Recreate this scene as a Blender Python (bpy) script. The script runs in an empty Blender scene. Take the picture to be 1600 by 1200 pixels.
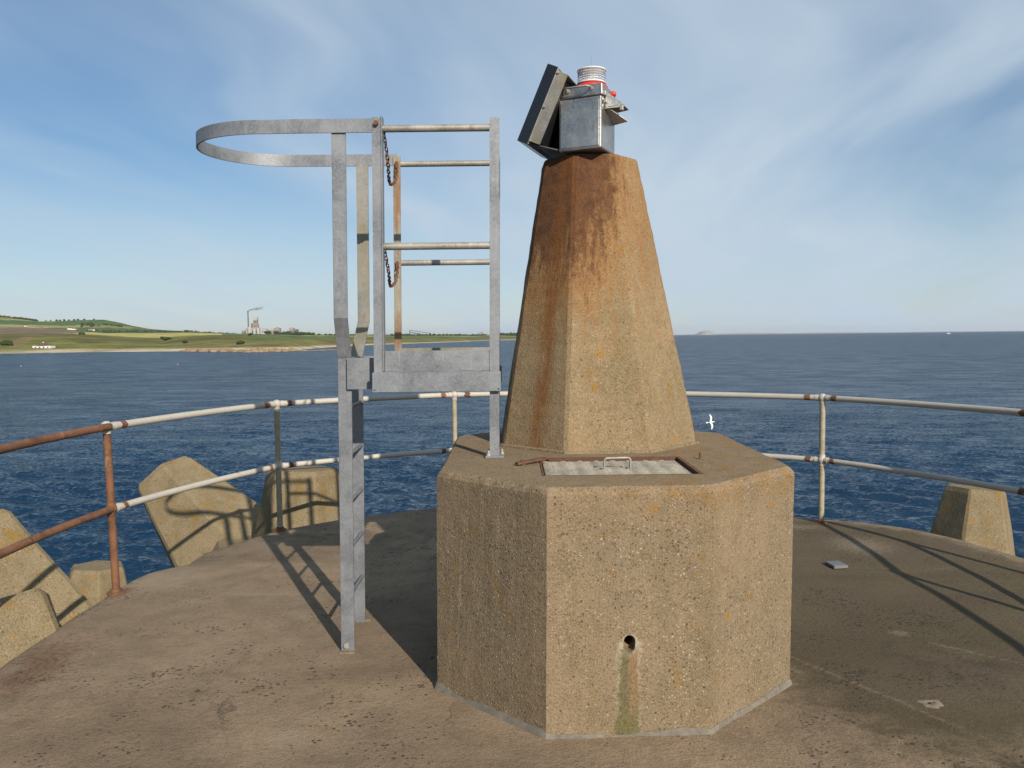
import bpy, bmesh, math, random
import numpy as np
from mathutils import Vector, Matrix, noise
random.seed(7)
R = math.radians
scene = bpy.context.scene
COL = scene.collection

# ------------------------------------------------------------------ camera
EYE = 1.6                                   # eye height above the pier deck
PITCH, ROLL = math.atan(74 / 1250), math.atan(6 / 540)
fwd = Vector((0, math.cos(PITCH), -math.sin(PITCH)))
rgt = Vector((1, 0, 0))
upv = rgt.cross(fwd)
cr = rgt * math.cos(ROLL) - upv * math.sin(ROLL)
cu = upv * math.cos(ROLL) + rgt * math.sin(ROLL)
cam_d = bpy.data.cameras.new('camera')
cam_d.sensor_width = 36
cam_d.lens = 36 * 1250 / 1600
cam_d.clip_start = 0.05
cam_d.clip_end = 90000
cam = bpy.data.objects.new('camera', cam_d)
COL.objects.link(cam)
M = Matrix((cr, cu, -fwd)).transposed().to_4x4()
M.translation = Vector((0, 0, EYE))
cam.matrix_world = M
scene.camera = cam

# ------------------------------------------------------------------ light
SUN_AZ, SUN_EL = 26.0, 28.5                 # sun behind the camera, to the right
sun_dir = Vector((math.sin(R(SUN_AZ)) * math.cos(R(SUN_EL)), -math.cos(R(SUN_AZ)) * math.cos(R(SUN_EL)), math.sin(R(SUN_EL))))
sd = bpy.data.lights.new('sun', 'SUN')
sd.energy = 5.0
sd.angle = R(0.55)
sd.color = (1.0, 0.90, 0.77)
sun = bpy.data.objects.new('sun', sd)
COL.objects.link(sun)
sun.rotation_euler = (-sun_dir).to_track_quat('-Z', 'Y').to_euler()
sun.location = (20, -30, 40)
scene.view_settings.view_transform = 'Standard'
scene.view_settings.look = 'None'
scene.view_settings.gamma = 1
scene.view_settings.exposure = 0.46
scene.view_settings.use_curve_mapping = False

# ------------------------------------------------------------------ node helpers
class NT:
    def __init__(s, tree):
        s.t = tree; s.n = tree.nodes; s.l = tree.links
    def put(s, sock, v):
        if isinstance(v, bpy.types.NodeSocket): s.l.new(v, sock)
        elif v is not None:
            if sock.type == 'RGBA' and isinstance(v, (tuple, list)) and len(v) == 3: v = (*v, 1)
            sock.default_value = v
    def node(s, typ, props=None, **ins):
        nd = s.n.new(typ)
        for k, v in (props or {}).items(): setattr(nd, k, v)
        for k, v in ins.items():
            s.put(nd.inputs[k.replace('_', ' ')], v)
        return nd
    def math(s, op, a, b=None, c=None, clamp=False):
        nd = s.n.new('ShaderNodeMath'); nd.operation = op; nd.use_clamp = clamp
        s.put(nd.inputs[0], a)
        if b is not None: s.put(nd.inputs[1], b)
        if c is not None: s.put(nd.inputs[2], c)
        return nd.outputs[0]
    def vmath(s, op, a, b=None):
        nd = s.n.new('ShaderNodeVectorMath'); nd.operation = op
        s.put(nd.inputs[0], a)
        if b is not None: s.put(nd.inputs[1], b)
        return nd.outputs['Value'] if op in ('LENGTH', 'DISTANCE', 'DOT_PRODUCT') else nd.outputs[0]
    def noise(s, vec, scale, detail=3, rough=0.55, dist=0.0):
        return s.node('ShaderNodeTexNoise', None, Vector=vec, Scale=scale, Detail=detail, Roughness=rough, Distortion=dist).outputs[0]
    def vor(s, vec, scale, feature='F1', out=0, rnd=1.0):
        return s.node('ShaderNodeTexVoronoi', {'feature': feature}, Vector=vec, Scale=scale, Randomness=rnd).outputs[out]
    def vor2(s, vec, scale):
        nd = s.node('ShaderNodeTexVoronoi', {'feature': 'F1'}, Vector=vec, Scale=scale)
        return nd.outputs[0], s.sep(nd.outputs[1])
    def ramp(s, fac, stops, interp='LINEAR'):
        nd = s.n.new('ShaderNodeValToRGB'); cr_ = nd.color_ramp; cr_.interpolation = interp
        while len(cr_.elements) < len(stops): cr_.elements.new(0.5)
        for e, (p, c) in zip(cr_.elements, stops):
            e.position = p
            e.color = (c, c, c, 1) if isinstance(c, (int, float)) else (*c, 1)
        s.put(nd.inputs[0], fac)
        return nd.outputs[0]
    def mix(s, fac, a, b, blend='MIX'):
        nd = s.n.new('ShaderNodeMix'); nd.data_type = 'RGBA'; nd.blend_type = blend
        s.put(nd.inputs[0], fac); s.put(nd.inputs[6], a); s.put(nd.inputs[7], b)
        return nd.outputs[2]
    def smooth(s, v, lo, hi, a=0.0, b=1.0):
        nd = s.n.new('ShaderNodeMapRange'); nd.interpolation_type = 'SMOOTHSTEP'
        s.put(nd.inputs[0], v); s.put(nd.inputs[1], lo); s.put(nd.inputs[2], hi); s.put(nd.inputs[3], a); s.put(nd.inputs[4], b)
        return nd.outputs[0]
    def mapping(s, vec, scale=(1, 1, 1), loc=(0, 0, 0), rot=(0, 0, 0)):
        return s.node('ShaderNodeMapping', None, Vector=vec, Scale=scale, Location=loc, Rotation=rot).outputs[0]
    def sep(s, vec):
        nd = s.node('ShaderNodeSeparateXYZ', None, Vector=vec); return nd.outputs
    def comb(s, x, y, z):
        return s.node('ShaderNodeCombineXYZ', None, X=x, Y=y, Z=z).outputs[0]
    def bump(s, h, strength=0.5, dist=0.01, normal=None):
        nd = s.node('ShaderNodeBump', None, Height=h, Strength=strength, Distance=dist)
        if normal is not None: s.put(nd.inputs['Normal'], normal)
        return nd.outputs[0]

def new_mat(name):
    m = bpy.data.materials.new(name); m.use_nodes = True
    nt = NT(m.node_tree); b = m.node_tree.nodes['Principled BSDF']
    return m, nt, b
ALB = 0.75
def set_base(nt, b, col):
    nt.l.new(nt.mix(1.0, col, (ALB, ALB, ALB), 'MULTIPLY'), b.inputs['Base Color'])
def objco(nt): return nt.n.new('ShaderNodeTexCoord').outputs['Object']
def worldco(nt): return nt.n.new('ShaderNodeNewGeometry').outputs['Position']

# ------------------------------------------------------------------ sky
world = bpy.data.worlds.new('World'); scene.world = world; world.use_nodes = True
w = NT(world.node_tree)
bg = world.node_tree.nodes['Background']
sky = w.node('ShaderNodeTexSky', {'sky_type': 'NISHITA', 'sun_disc': False, 'sun_elevation': R(SUN_EL), 'sun_rotation': R(180 - SUN_AZ),
                                 'altitude': 10, 'air_density': 1.0, 'dust_density': 0.25, 'ozone_density': 3.0})
dirv = w.n.new('ShaderNodeTexCoord').outputs['Generated']
sx, sy, sz = w.sep(dirv)[:3]
zz = w.math('ADD', w.math('MAXIMUM', sz, 0.0), 0.16)
plane = w.comb(w.math('DIVIDE', sx, zz), w.math('DIVIDE', sy, zz), 0.0)       # high cloud sheet seen in perspective
pl = w.mapping(plane, rot=(0, 0, R(-75)))
warp = w.noise(pl, 0.7, 3, 0.5)
plw = w.vmath('ADD', pl, w.comb(0.0, w.math('MULTIPLY', w.math('SUBTRACT', warp, 0.5), 0.9), 0.0))
streak = w.noise(w.mapping(plw, scale=(0.55, 2.1, 1), loc=(3.26, 17.21, 0)), 0.9, 5, 0.48, 0.2)
veil = w.noise(w.mapping(plane, loc=(19.29, 18.09, 0)), 0.36, 3, 0.5)
veil_m = w.smooth(veil, 0.34, 0.62)
soft = w.noise(w.mapping(plw, scale=(0.5, 1.0, 1), loc=(7.7, 2.9, 0)), 0.75, 5, 0.55, 0.3)
east = w.smooth(sx, -0.50, 0.35, 0.28, 0.86)                          # cloud sheet thicker to the east
cl = w.math('MULTIPLY', w.smooth(soft, 0.20, 0.62), east)
cl = w.math('ADD', cl, w.math('MULTIPLY', w.smooth(streak, 0.34, 0.78), 0.50))
cl = w.math('ADD', w.math('MULTIPLY', cl, w.smooth(sz, 0.0, 0.30, 0.55, 1.0)), w.math('MULTIPLY', veil_m, 0.12))
cl = w.math('ADD', cl, w.smooth(sz, 0.30, 0.0, 0.0, 0.62))           # the sheet is seen edge-on and denser low down
cl = w.math('MULTIPLY', cl, 0.80, clamp=True)
clear = w.node('ShaderNodeHueSaturation', None, Saturation=1.30, Value=0.88, Color=sky.outputs[0]).outputs[0]
skyc = w.mix(cl, clear, (5.3, 6.35, 7.4))
w.l.new(skyc, bg.inputs[0]); bg.inputs[1].default_value = 0.074

# ------------------------------------------------------------------ mesh helpers
ORG = {}
LEAN = 0.0
def link(o, parent=None, base=None):
    COL.objects.link(o)
    if parent is not None:
        o.parent = parent
        b = Vector(base) if base is not None else ORG[parent.name]
        o.location = b - ORG[parent.name]
    else:
        b = Vector(base) if base is not None else Vector((0, 0, 0))
        o.location = b
    ORG[o.name] = b
    return o
def empty(name, loc):
    o = bpy.data.objects.new(name, None); o.empty_display_size = 0.1
    return link(o, None, loc)
def tag(o, label=None, cat=None, group=None, kind=None):
    if label: o['label'] = label
    if cat: o['category'] = cat
    if group: o['group'] = group
    if kind: o['kind'] = kind
    return o
class MB:
    """collects geometry in world coordinates; build() links it as one mesh object"""
    def __init__(s): s.v = []; s.f = []
    def add(s, vs, fs):
        k = len(s.v); s.v += [Vector(p) for p in vs]; s.f += [tuple(i + k for i in f) for f in fs]; return s
    def box(s, x0, x1, y0, y1, z0, z1):
        vs = [(x, y, z) for z in (z0, z1) for y in (y0, y1) for x in (x0, x1)]
        return s.add(vs, [(0, 2, 3, 1), (4, 5, 7, 6), (0, 1, 5, 4), (2, 6, 7, 3), (0, 4, 6, 2), (1, 3, 7, 5)])
    def obox(s, c, ax, ay, az):
        c = Vector(c); vs = [c + Vector(ax) * i + Vector(ay) * j + Vector(az) * k for k in (-1, 1) for j in (-1, 1) for i in (-1, 1)]
        return s.add(vs, [(0, 2, 3, 1), (4, 5, 7, 6), (0, 1, 5, 4), (2, 6, 7, 3), (0, 4, 6, 2), (1, 3, 7, 5)])
    def tube(s, pts, r, n=12, caps=True, closed=False):
        pts = [Vector(p) for p in pts]; m = len(pts)
        rs = r if isinstance(r, (list, tuple)) else [r] * m
        t0 = (pts[1] - pts[0]).normalized()
        ref = Vector((0, 0, 1)) if abs(t0.z) < 0.9 else Vector((1, 0, 0))
        a = t0.cross(ref).normalized(); rings = []
        for i, p in enumerate(pts):
            if closed: t = (pts[(i + 1) % m] - pts[i - 1]).normalized()
            else: t = (pts[min(i + 1, m - 1)] - pts[max(i - 1, 0)]).normalized()
            a = (a - t * a.dot(t)).normalized(); b = t.cross(a)
            rings.append([p + (a * math.cos(2 * math.pi * k / n) + b * math.sin(2 * math.pi * k / n)) * rs[i] for k in range(n)])
        vs = [q for rg in rings for q in rg]; fs = []
        for i in range(m if closed else m - 1):
            j = (i + 1) % m
            for k in range(n):
                k2 = (k + 1) % n
                fs.append((i * n + k, i * n + k2, j * n + k2, j * n + k))
        if caps and not closed:
            fs.append(tuple(range(n - 1, -1, -1))); fs.append(tuple((m - 1) * n + k for k in range(n)))
        return s.add(vs, fs)
    def strip(s, pts, hdir, h, tdir_fn, t):
        """flat bar swept along pts: height h along hdir, thickness t"""
        pts = [Vector(p) for p in pts]; m = len(pts); H = Vector(hdir) * h / 2; vs = []
        for i, p in enumerate(pts):
            tg = (pts[min(i + 1, m - 1)] - pts[max(i - 1, 0)]).normalized()
            T = tdir_fn(tg) * t / 2
            vs += [p - H - T, p - H + T, p + H + T, p + H - T]
        fs = []
        for i in range(m - 1):
            for k in range(4):
                k2 = (k + 1) % 4
                fs.append((i * 4 + k, i * 4 + k2, (i + 1) * 4 + k2, (i + 1) * 4 + k))
        fs.append((3, 2, 1, 0)); fs.append(tuple((m - 1) * 4 + k for k in range(4)))
        return s.add(vs, fs)
    def loft(s, rings, caps=True):
        n = len(rings[0]); vs = [Vector(p) for r_ in rings for p in r_]; fs = []
        for i in range(len(rings) - 1):
            for k in range(n):
                k2 = (k + 1) % n
                fs.append((i * n + k, i * n + k2, (i + 1) * n + k2, (i + 1) * n + k))
        if caps:
            fs.append(tuple(range(n - 1, -1, -1))); fs.append(tuple((len(rings) - 1) * n + k for k in range(n)))
        return s.add(vs, fs)
    def lathe(s, c, prof, n=24, axis=None):
        """prof: list of (radius, height) about a vertical axis through c"""
        c = Vector(c); vs = []; fs = []
        for r_, h in prof:
            for k in range(n):
                a = 2 * math.pi * k / n; vs.append(c + Vector((r_ * math.cos(a), r_ * math.sin(a), h)))
        for i in range(len(prof) - 1):
            for k in range(n):
                k2 = (k + 1) % n
                fs.append((i * n + k, i * n + k2, (i + 1) * n + k2, (i + 1) * n + k))
        fs.append(tuple(range(n - 1, -1, -1))); fs.append(tuple((len(prof) - 1) * n + k for k in range(n)))
        return s.add(vs, fs)
    def build(s, name, mat, parent=None, base=None, bevel=0.0, seg=1, smooth=False, lean=None):
        if base is None and parent is not None: base = ORG[parent.name]
        base = Vector(base) if base is not None else Vector((0, 0, 0))
        k = LEAN if lean is None else lean
        me = bpy.data.meshes.new(name)
        me.from_pydata([(p.x + k * p.z - base.x, p.y - base.y, p.z - base.z) for p in s.v], [], s.f)
        bm = bmesh.new(); bm.from_mesh(me)
        bmesh.ops.recalc_face_normals(bm, faces=bm.faces[:])
        if bevel > 0:
            ed = [e for e in bm.edges if len(e.link_faces) == 2 and e.calc_face_angle(0) > 0.5]
            bmesh.ops.bevel(bm, geom=ed, offset=bevel, segments=seg, profile=0.5, affect='EDGES', clamp_overlap=True)
        bm.to_mesh(me); bm.free()
        if smooth:
            me.polygons.foreach_set('use_smooth', [True] * len(me.polygons))
            me.set_sharp_from_angle(angle=R(40))
        me.materials.append(mat)
        o = bpy.data.objects.new(name, me)
        return link(o, parent, base)

# ------------------------------------------------------------------ materials
def rust_col(nt, co, scale=30):
    n1 = nt.noise(co, scale, 5, 0.65)
    return nt.ramp(n1, [(0.25, (0.035, 0.018, 0.012)), (0.5, (0.12, 0.050, 0.024)), (0.75, (0.24, 0.11, 0.045))])

def concrete(name, base_a, base_b, agg=0.5, lichen=0.5, pits=1.0, rust_top=None, scale=1.0, drain=None, green=0.0, dirt=0.4):
    m, nt, b = new_mat(name)
    co = objco(nt)
    big = nt.noise(co, 2.2 * scale, 5, 0.6)
    mid = nt.noise(co, 14 * scale, 4, 0.6)
    fine = nt.noise(co, 150 * scale, 2, 0.7)
    col = nt.mix(nt.smooth(big, 0.3, 0.7), base_a, base_b)
    col = nt.mix(nt.math('MULTIPLY', nt.smooth(mid, 0.45, 0.75), dirt), col, tuple(c * 0.55 for c in base_a))
    # exposed aggregate: a stone in every cell, each with a colour of its own
    vd, vcs = nt.vor2(nt.vmath('ADD', co, nt.vmath('MULTIPLY', nt.node('ShaderNodeTexNoise', None, Vector=co, Scale=60 * scale, Detail=1.0).outputs[1], (0.010, 0.010, 0.010))), 88 * scale)
    vr, vg = vcs[0], vcs[1]
    stone = nt.ramp(vr, [(0.0, (0.07, 0.05, 0.035)), (0.22, (0.16, 0.112, 0.07)), (0.5, (0.29, 0.205, 0.125)), (0.8, (0.37, 0.28, 0.18)), (1.0, (0.56, 0.48, 0.36))])
    bare = nt.smooth(big, 0.30, 0.62)
    show = nt.math('MULTIPLY', nt.smooth(vd, 0.25, 0.50, 1.0, 0.0), nt.smooth(vg, 0.22, 0.32))
    show = nt.math('MULTIPLY', show, nt.math('ADD', nt.math('MULTIPLY', bare, 0.55), 0.45))
    col = nt.mix(nt.math('MULTIPLY', show, agg), col, stone)
    # second, coarser and sparse set of pale pebbles and blow-holes
    vd2, vc2 = nt.vor2(co, 36 * scale)
    peb = nt.math('MULTIPLY', nt.smooth(vd2, 0.12, 0.19, 1.0, 0.0), nt.smooth(vc2[0], 0.86, 0.90))
    peb = nt.math('MULTIPLY', peb, agg)
    col = nt.mix(nt.math('MULTIPLY', peb, 0.8), col, nt.mix(vc2[1], (0.58, 0.50, 0.38), (0.22, 0.13, 0.07)))
    rad = nt.math('MULTIPLY', nt.math('MULTIPLY', nt.smooth(vc2[2], 0.40, 1.0), 0.19), nt.smooth(vc2[0], 0.74, 0.70))
    hole = nt.math('MULTIPLY', nt.math('LESS_THAN', vd2, rad), pits)
    col = nt.mix(nt.math('MULTIPLY', hole, 0.8), col, (0.03, 0.025, 0.02))
    # lichen
    ln = nt.noise(co, 9 * scale, 6, 0.7, 0.3)
    lw = big
    lm = nt.math('MULTIPLY', nt.smooth(nt.math('ADD', ln, nt.math('MULTIPLY', lw, 0.35)), 0.80 - 0.06 * lichen, 0.90), min(1.0, lichen))
    col = nt.mix(nt.math('MULTIPLY', lm, 0.75), col, nt.mix(nt.noise(co, 30, 3), (0.34, 0.17, 0.025), (0.22, 0.15, 0.035)))
    ls, lsc = nt.vor2(co, 7 * scale)
    spot = nt.smooth(nt.math('ADD', ls, nt.math('MULTIPLY', nt.math('SUBTRACT', ln, 0.5), 0.5)), 0.10, 0.16, 1.0, 0.0)
    spot = nt.math('MULTIPLY', spot, nt.smooth(lsc[0], 0.86 - 0.2 * lichen, 0.88 - 0.2 * lichen))
    spot = nt.math('MULTIPLY', spot, min(1.0, lichen))
    col = nt.mix(nt.math('MULTIPLY', spot, 0.7), col, (0.38, 0.19, 0.02))
    if drain:
        topl = nt.math('MULTIPLY', nt.smooth(nt.sep(co)[2], 0.80, 0.99), nt.smooth(ln, 0.42, 0.60))
        topl = nt.math('MULTIPLY', topl, nt.smooth(nt.sep(co)[0], -0.35, 0.15))
        col = nt.mix(nt.math('MULTIPLY', topl, 0.45), col, (0.30, 0.165, 0.045))
    if green:
        gm = nt.math('MULTIPLY', nt.smooth(nt.noise(nt.mapping(co, scale=(3, 3, 0.6)), 2.0, 5, 0.6), 0.45, 0.7), green)
        col = nt.mix(gm, col, (0.13, 0.11, 0.045))
    x, y, z = nt.sep(co)[:3]
    if rust_top:
        z0, z1 = rust_top              # height span of the rust that ran down from the ironwork on top
        runs = nt.noise(nt.mapping(co, scale=(9, 9, 0.55)), 2.0, 5, 0.65)
        runs2 = nt.noise(nt.mapping(co, scale=(26, 26, 1.5)), 1.5, 4, 0.6)
        grad = nt.smooth(z, z0, z1)
        side = nt.smooth(nt.math('ADD', x, nt.math('MULTIPLY', z, -0.03)), 0.16, -0.12)      # weather side carries more of it
        g2 = nt.math('ADD', nt.math('MULTIPLY', grad, nt.math('ADD', nt.math('MULTIPLY', side, 0.55), 0.42)), nt.math('MULTIPLY', nt.math('SUBTRACT', runs, 0.5), 0.9))
        g2 = nt.math('ADD', g2, nt.math('MULTIPLY', nt.math('SUBTRACT', runs2, 0.5), 0.55))
        g2 = nt.math('ADD', g2, nt.math('MULTIPLY', nt.math('SUBTRACT', nt.noise(nt.mapping(co, scale=(1, 1, 0.5)), 42, 5, 0.75), 0.5), 0.85))
        rm = nt.smooth(g2, 0.40, 0.82)
        light_rust = nt.math('MULTIPLY', nt.smooth(g2, 0.04, 0.50), 0.66)
        col = nt.mix(nt.math('MULTIPLY', light_rust, nt.math('ADD', nt.math('MULTIPLY', show, -0.4), 1.0)), col, (0.33, 0.155, 0.05))
        col = nt.mix(nt.math('MULTIPLY', rm, 0.93), col, nt.ramp(nt.noise(co, 16, 5, 0.6), [(0.3, (0.068, 0.030, 0.016)), (0.7, (0.165, 0.070, 0.030))]))
        run_l = nt.math('MULTIPLY', nt.smooth(nt.math('ABSOLUTE', nt.math('ADD', x, nt.math('ADD', 0.335, nt.math('MULTIPLY', z, -0.125)))), 0.07, 0.005), nt.smooth(runs, 0.30, 0.55))
        col = nt.mix(nt.math('MULTIPLY', run_l, 0.75), col, (0.22, 0.085, 0.022))
    if drain:
        dx, dz = drain
        wob = nt.math('MULTIPLY', nt.math('SUBTRACT', nt.noise(co, 16, 6, 0.7), 0.5), 0.085)
        ax = nt.math('ADD', nt.math('SUBTRACT', x, dx), wob)
        below = nt.smooth(z, dz + 0.01, dz - 0.01)
        front = nt.smooth(y, -0.86, -0.90)
        band = nt.math('MULTIPLY', nt.smooth(nt.math('ABSOLUTE', ax), 0.058, 0.030), nt.math('MULTIPLY', below, front))
        rimw = nt.math('MULTIPLY', nt.smooth(nt.math('ABSOLUTE', nt.math('SUBTRACT', nt.math('ABSOLUTE', ax), 0.042)), 0.014, 0.004), nt.math('MULTIPLY', below, front))
        dcol = nt.mix(nt.smooth(nt.math('ADD', ax, nt.math('MULTIPLY', z, 0.0)), -0.01, 0.012), (0.115, 0.11, 0.042), (0.27, 0.165, 0.08))
        dcol = nt.mix(nt.smooth(z, 0.17, 0.03), dcol, (0.11, 0.11, 0.03))
        hd = nt.math('SQRT', nt.math('ADD', nt.math('POWER', nt.math('SUBTRACT', x, dx), 2.0), nt.math('POWER', nt.math('SUBTRACT', z, dz + 0.015), 2.0)))
        rimr = nt.math('MULTIPLY', nt.smooth(nt.math('ADD', hd, wob), 0.058, 0.036), front)
        col = nt.mix(nt.math('MULTIPLY', rimr, nt.smooth(mid, 0.35, 0.55, 0.35, 0.95)), col, (0.46, 0.40, 0.31))
        col = nt.mix(nt.math('MULTIPLY', band, 0.75), col, dcol)
        col = nt.mix(nt.math('MULTIPLY', nt.math('MULTIPLY', rimw, nt.smooth(mid, 0.42, 0.58)), 0.6), col, (0.44, 0.37, 0.28))
    col = nt.mix(nt.smooth(fine, 0.40, 0.72, 0.0, 0.75), col, nt.mix(1.0, col, (0.42, 0.39, 0.35), 'MULTIPLY'))
    col = nt.mix(1.0, col, (0.945, 0.955, 0.91), 'MULTIPLY')
    set_base(nt, b, col)
    b.inputs['Roughness'].default_value = 0.92
    b.inputs['Specular IOR Level'].default_value = 0.25
    h = nt.math('ADD', nt.math('MULTIPLY', nt.math('SUBTRACT', 0.5, vd), nt.math('MULTIPLY', show, 0.8 * agg)), nt.math('MULTIPLY', fine, 0.35))
    h = nt.math('ADD', h, nt.math('MULTIPLY', mid, 0.8))
    h = nt.math('ADD', h, nt.math('MULTIPLY', peb, 0.35))
    h = nt.math('SUBTRACT', h, nt.math('MULTIPLY', hole, 1.6))
    nt.l.new(nt.bump(h, 0.8, 0.008 / scale), b.inputs['Normal'])
    return m

def galvanised(name, tint=(0.20, 0.213, 0.232), rust=0.0, rough=0.5, metal=0.35, streak=0.5, yellow=0.0):
    m, nt, b = new_mat(name)
    co = objco(nt)
    sp = nt.sep(nt.vor(co, 120, 'F1', 1))[0]
    bl = nt.noise(co, 5, 5, 0.65)
    st = nt.noise(nt.mapping(co, scale=(14, 14, 1.3)), 3.0, 4, 0.6)
    col = nt.mix(nt.smooth(bl, 0.3, 0.7), tuple(c * 0.74 for c in tint), tuple(min(1, c * 1.22) for c in tint))
    col = nt.mix(nt.smooth(nt.noise(co, 170, 2, 0.7), 0.56, 0.72, 0.0, 0.55), col, tuple(min(0.7, c * 1.9) for c in tint))
    col = nt.mix(nt.smooth(nt.noise(co, 22, 5, 0.7), 0.52, 0.72, 0.0, 0.5), col, tuple(c * 0.72 for c in tint))
    col = nt.mix(nt.math('MULTIPLY', nt.smooth(sp, 0.4, 1.0), 0.32), col, tuple(min(1, c * 1.5) for c in tint))
    col = nt.mix(nt.math('MULTIPLY', nt.smooth(st, 0.55, 0.8), streak), col, tuple(min(0.6, c * 1.7) for c in tint))
    if yellow:
        col = nt.mix(nt.math('MULTIPLY', nt.smooth(nt.noise(nt.mapping(co, scale=(6, 6, 0.8)), 2, 4), 0.35, 0.65), yellow), col, (0.26, 0.215, 0.115))
    if rust:
        rn = nt.noise(nt.mapping(co, scale=(5, 5, 1.0)), 4, 6, 0.7)
        rz = nt.smooth(rn, 0.62 - 0.30 * rust, 0.78 - 0.25 * rust)
        col = nt.mix(nt.math('MULTIPLY', rz, 0.9), col, nt.mix(nt.noise(co, 50, 4), (0.22, 0.095, 0.038), (0.27, 0.16, 0.08)))
    set_base(nt, b, col)
    b.inputs['Metallic'].default_value = metal
    nt.l.new(nt.ramp(bl, [(0.3, rough - 0.1), (0.7, rough + 0.15)]), b.inputs['Roughness'])
    nt.l.new(nt.bump(nt.math('ADD', nt.noise(co, 60, 3), nt.math('MULTIPLY', sp, 0.4)), 0.2, 0.002), b.inputs['Normal'])
    return m

def rust_mat(name, dark=1.0, flake=0.0):
    m, nt, b = new_mat(name)
    co = objco(nt)
    col = rust_col(nt, co, 22)
    col = nt.mix(nt.smooth(nt.noise(co, 5, 4), 0.35, 0.7), col, (0.19 * dark, 0.083 * dark, 0.040 * dark))
    if flake:
        col = nt.mix(nt.math('MULTIPLY', nt.smooth(nt.noise(co, 9, 6, 0.7), 0.60, 0.68), flake), col, (0.42, 0.34, 0.22))
    set_base(nt, b, col); b.inputs['Roughness'].default_value = 0.85
    nt.l.new(nt.bump(nt.noise(co, 120, 5, 0.7), 0.6, 0.003), b.inputs['Normal'])
    return m

def paint_mat(name, paint, chip=0.4, under=(0.16, 0.06, 0.025), lich=0.0):
    m, nt, b = new_mat(name)
    co = objco(nt)
    col = nt.mix(nt.noise(co, 6, 4), tuple(c * 0.82 for c in paint), paint)
    col = nt.mix(nt.math('MULTIPLY', nt.smooth(nt.noise(co, 35, 4, 0.7), 0.5, 0.75), 0.5), col, tuple(c * 0.6 for c in paint))
    if lich:
        col = nt.mix(nt.math('MULTIPLY', nt.smooth(nt.noise(co, 12, 5, 0.7), 0.45, 0.6), lich), col, (0.22, 0.19, 0.09))
    ch = nt.smooth(nt.noise(co, 11, 7, 0.72), 0.70 - 0.12 * chip, 0.74 - 0.12 * chip)
    col = nt.mix(ch, col, nt.mix(nt.noise(co, 60, 4), under, tuple(c * 0.45 for c in under)))
    set_base(nt, b, col); b.inputs['Roughness'].default_value = 0.6
    nt.l.new(nt.bump(nt.math('ADD', nt.math('MULTIPLY', ch, -0.6), nt.noise(co, 90, 3)), 0.45, 0.002), b.inputs['Normal'])
    return m

def plain(name, col, rough=0.6, metal=0.0, var=0.25, scale=8, spec=0.5):
    m, nt, b = new_mat(name)
    co = objco(nt)
    c = nt.mix(nt.noise(co, scale, 4, 0.6), tuple(v * (1 - var) for v in col), tuple(min(1, v * (1 + var)) for v in col))
    set_base(nt, b, c)
    b.inputs['Roughness'].default_value = rough; b.inputs['Metallic'].default_value = metal
    b.inputs['Specular IOR Level'].default_value = spec
    return m

MT = {}
MT['block'] = concrete('plinth_concrete', (0.305, 0.225, 0.147), (0.265, 0.205, 0.14), agg=0.82, lichen=0.75, pits=0.8, drain=(0.0, 0.355), green=0.20)
MT['pillar'] = concrete('pillar_concrete', (0.34, 0.25, 0.15), (0.30, 0.22, 0.135), agg=0.65, lichen=0.8, pits=0.7, rust_top=(0.25, 1.46), green=0.25)
MT['armour'] = concrete('armour_concrete', (0.30, 0.235, 0.145), (0.25, 0.20, 0.13), agg=0.55, lichen=1.9, pits=0.7, scale=0.75, green=0.3)
MT['render_white'] = plain('white_render', (0.75, 0.74, 0.70), 0.8, 0, 0.06, 0.3)
MT['galv'] = galvanised('galvanised_steel')
MT['galv_rail'] = galvanised('galvanised_tube', tint=(0.33, 0.315, 0.28), rust=0.22, streak=0.6)
MT['galv_old'] = galvanised('yellowed_galvanised_steel', tint=(0.24, 0.24, 0.225), yellow=0.7, rust=0.1)
MT['galv_rust'] = galvanised('rusting_galvanised_steel', tint=(0.28, 0.26, 0.21), rust=0.62, yellow=0.7)
MT['rust'] = rust_mat('rust')
MT['rust_flake'] = rust_mat('rusted_rail_paint', 1.15, 0.35)
MT['white'] = paint_mat('chipped_white_paint', (0.50, 0.47, 0.41), 0.45)
MT['post_paint'] = paint_mat('lichened_post_paint', (0.40, 0.36, 0.26), 0.35, lich=0.6)
MT['mortar'] = plain('grey_mortar', (0.17, 0.15, 0.12), 0.95, 0, 0.7, 26)
MT['stainless'] = galvanised('brushed_stainless', tint=(0.50, 0.49, 0.46), rust=0.05, rough=0.36, metal=0.9, streak=0.25)
MT['panel'] = plain('solar_cell_dark', (0.010, 0.012, 0.018), 0.25, 0, 0.2, 20)
MT['black'] = plain('black_steel_and_shade', (0.012, 0.013, 0.016), 0.5, 0, 0.2, 20)  # dark steel, also the shade painted behind the solar panel
MT['red'] = plain('red_plastic', (0.55, 0.03, 0.02), 0.4, 0, 0.15, 20)
MT['bolt'] = galvanised('bolt_steel', tint=(0.40, 0.37, 0.32), rust=0.4)
m, nt, b = new_mat('clear_lens')
b.inputs['Base Color'].default_value = (0.90, 0.91, 0.97, 1); b.inputs['Roughness'].default_value = 0.12
b.inputs['Transmission Weight'].default_value = 0.75; b.inputs['IOR'].default_value = 1.15
MT['lens'] = m

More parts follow.
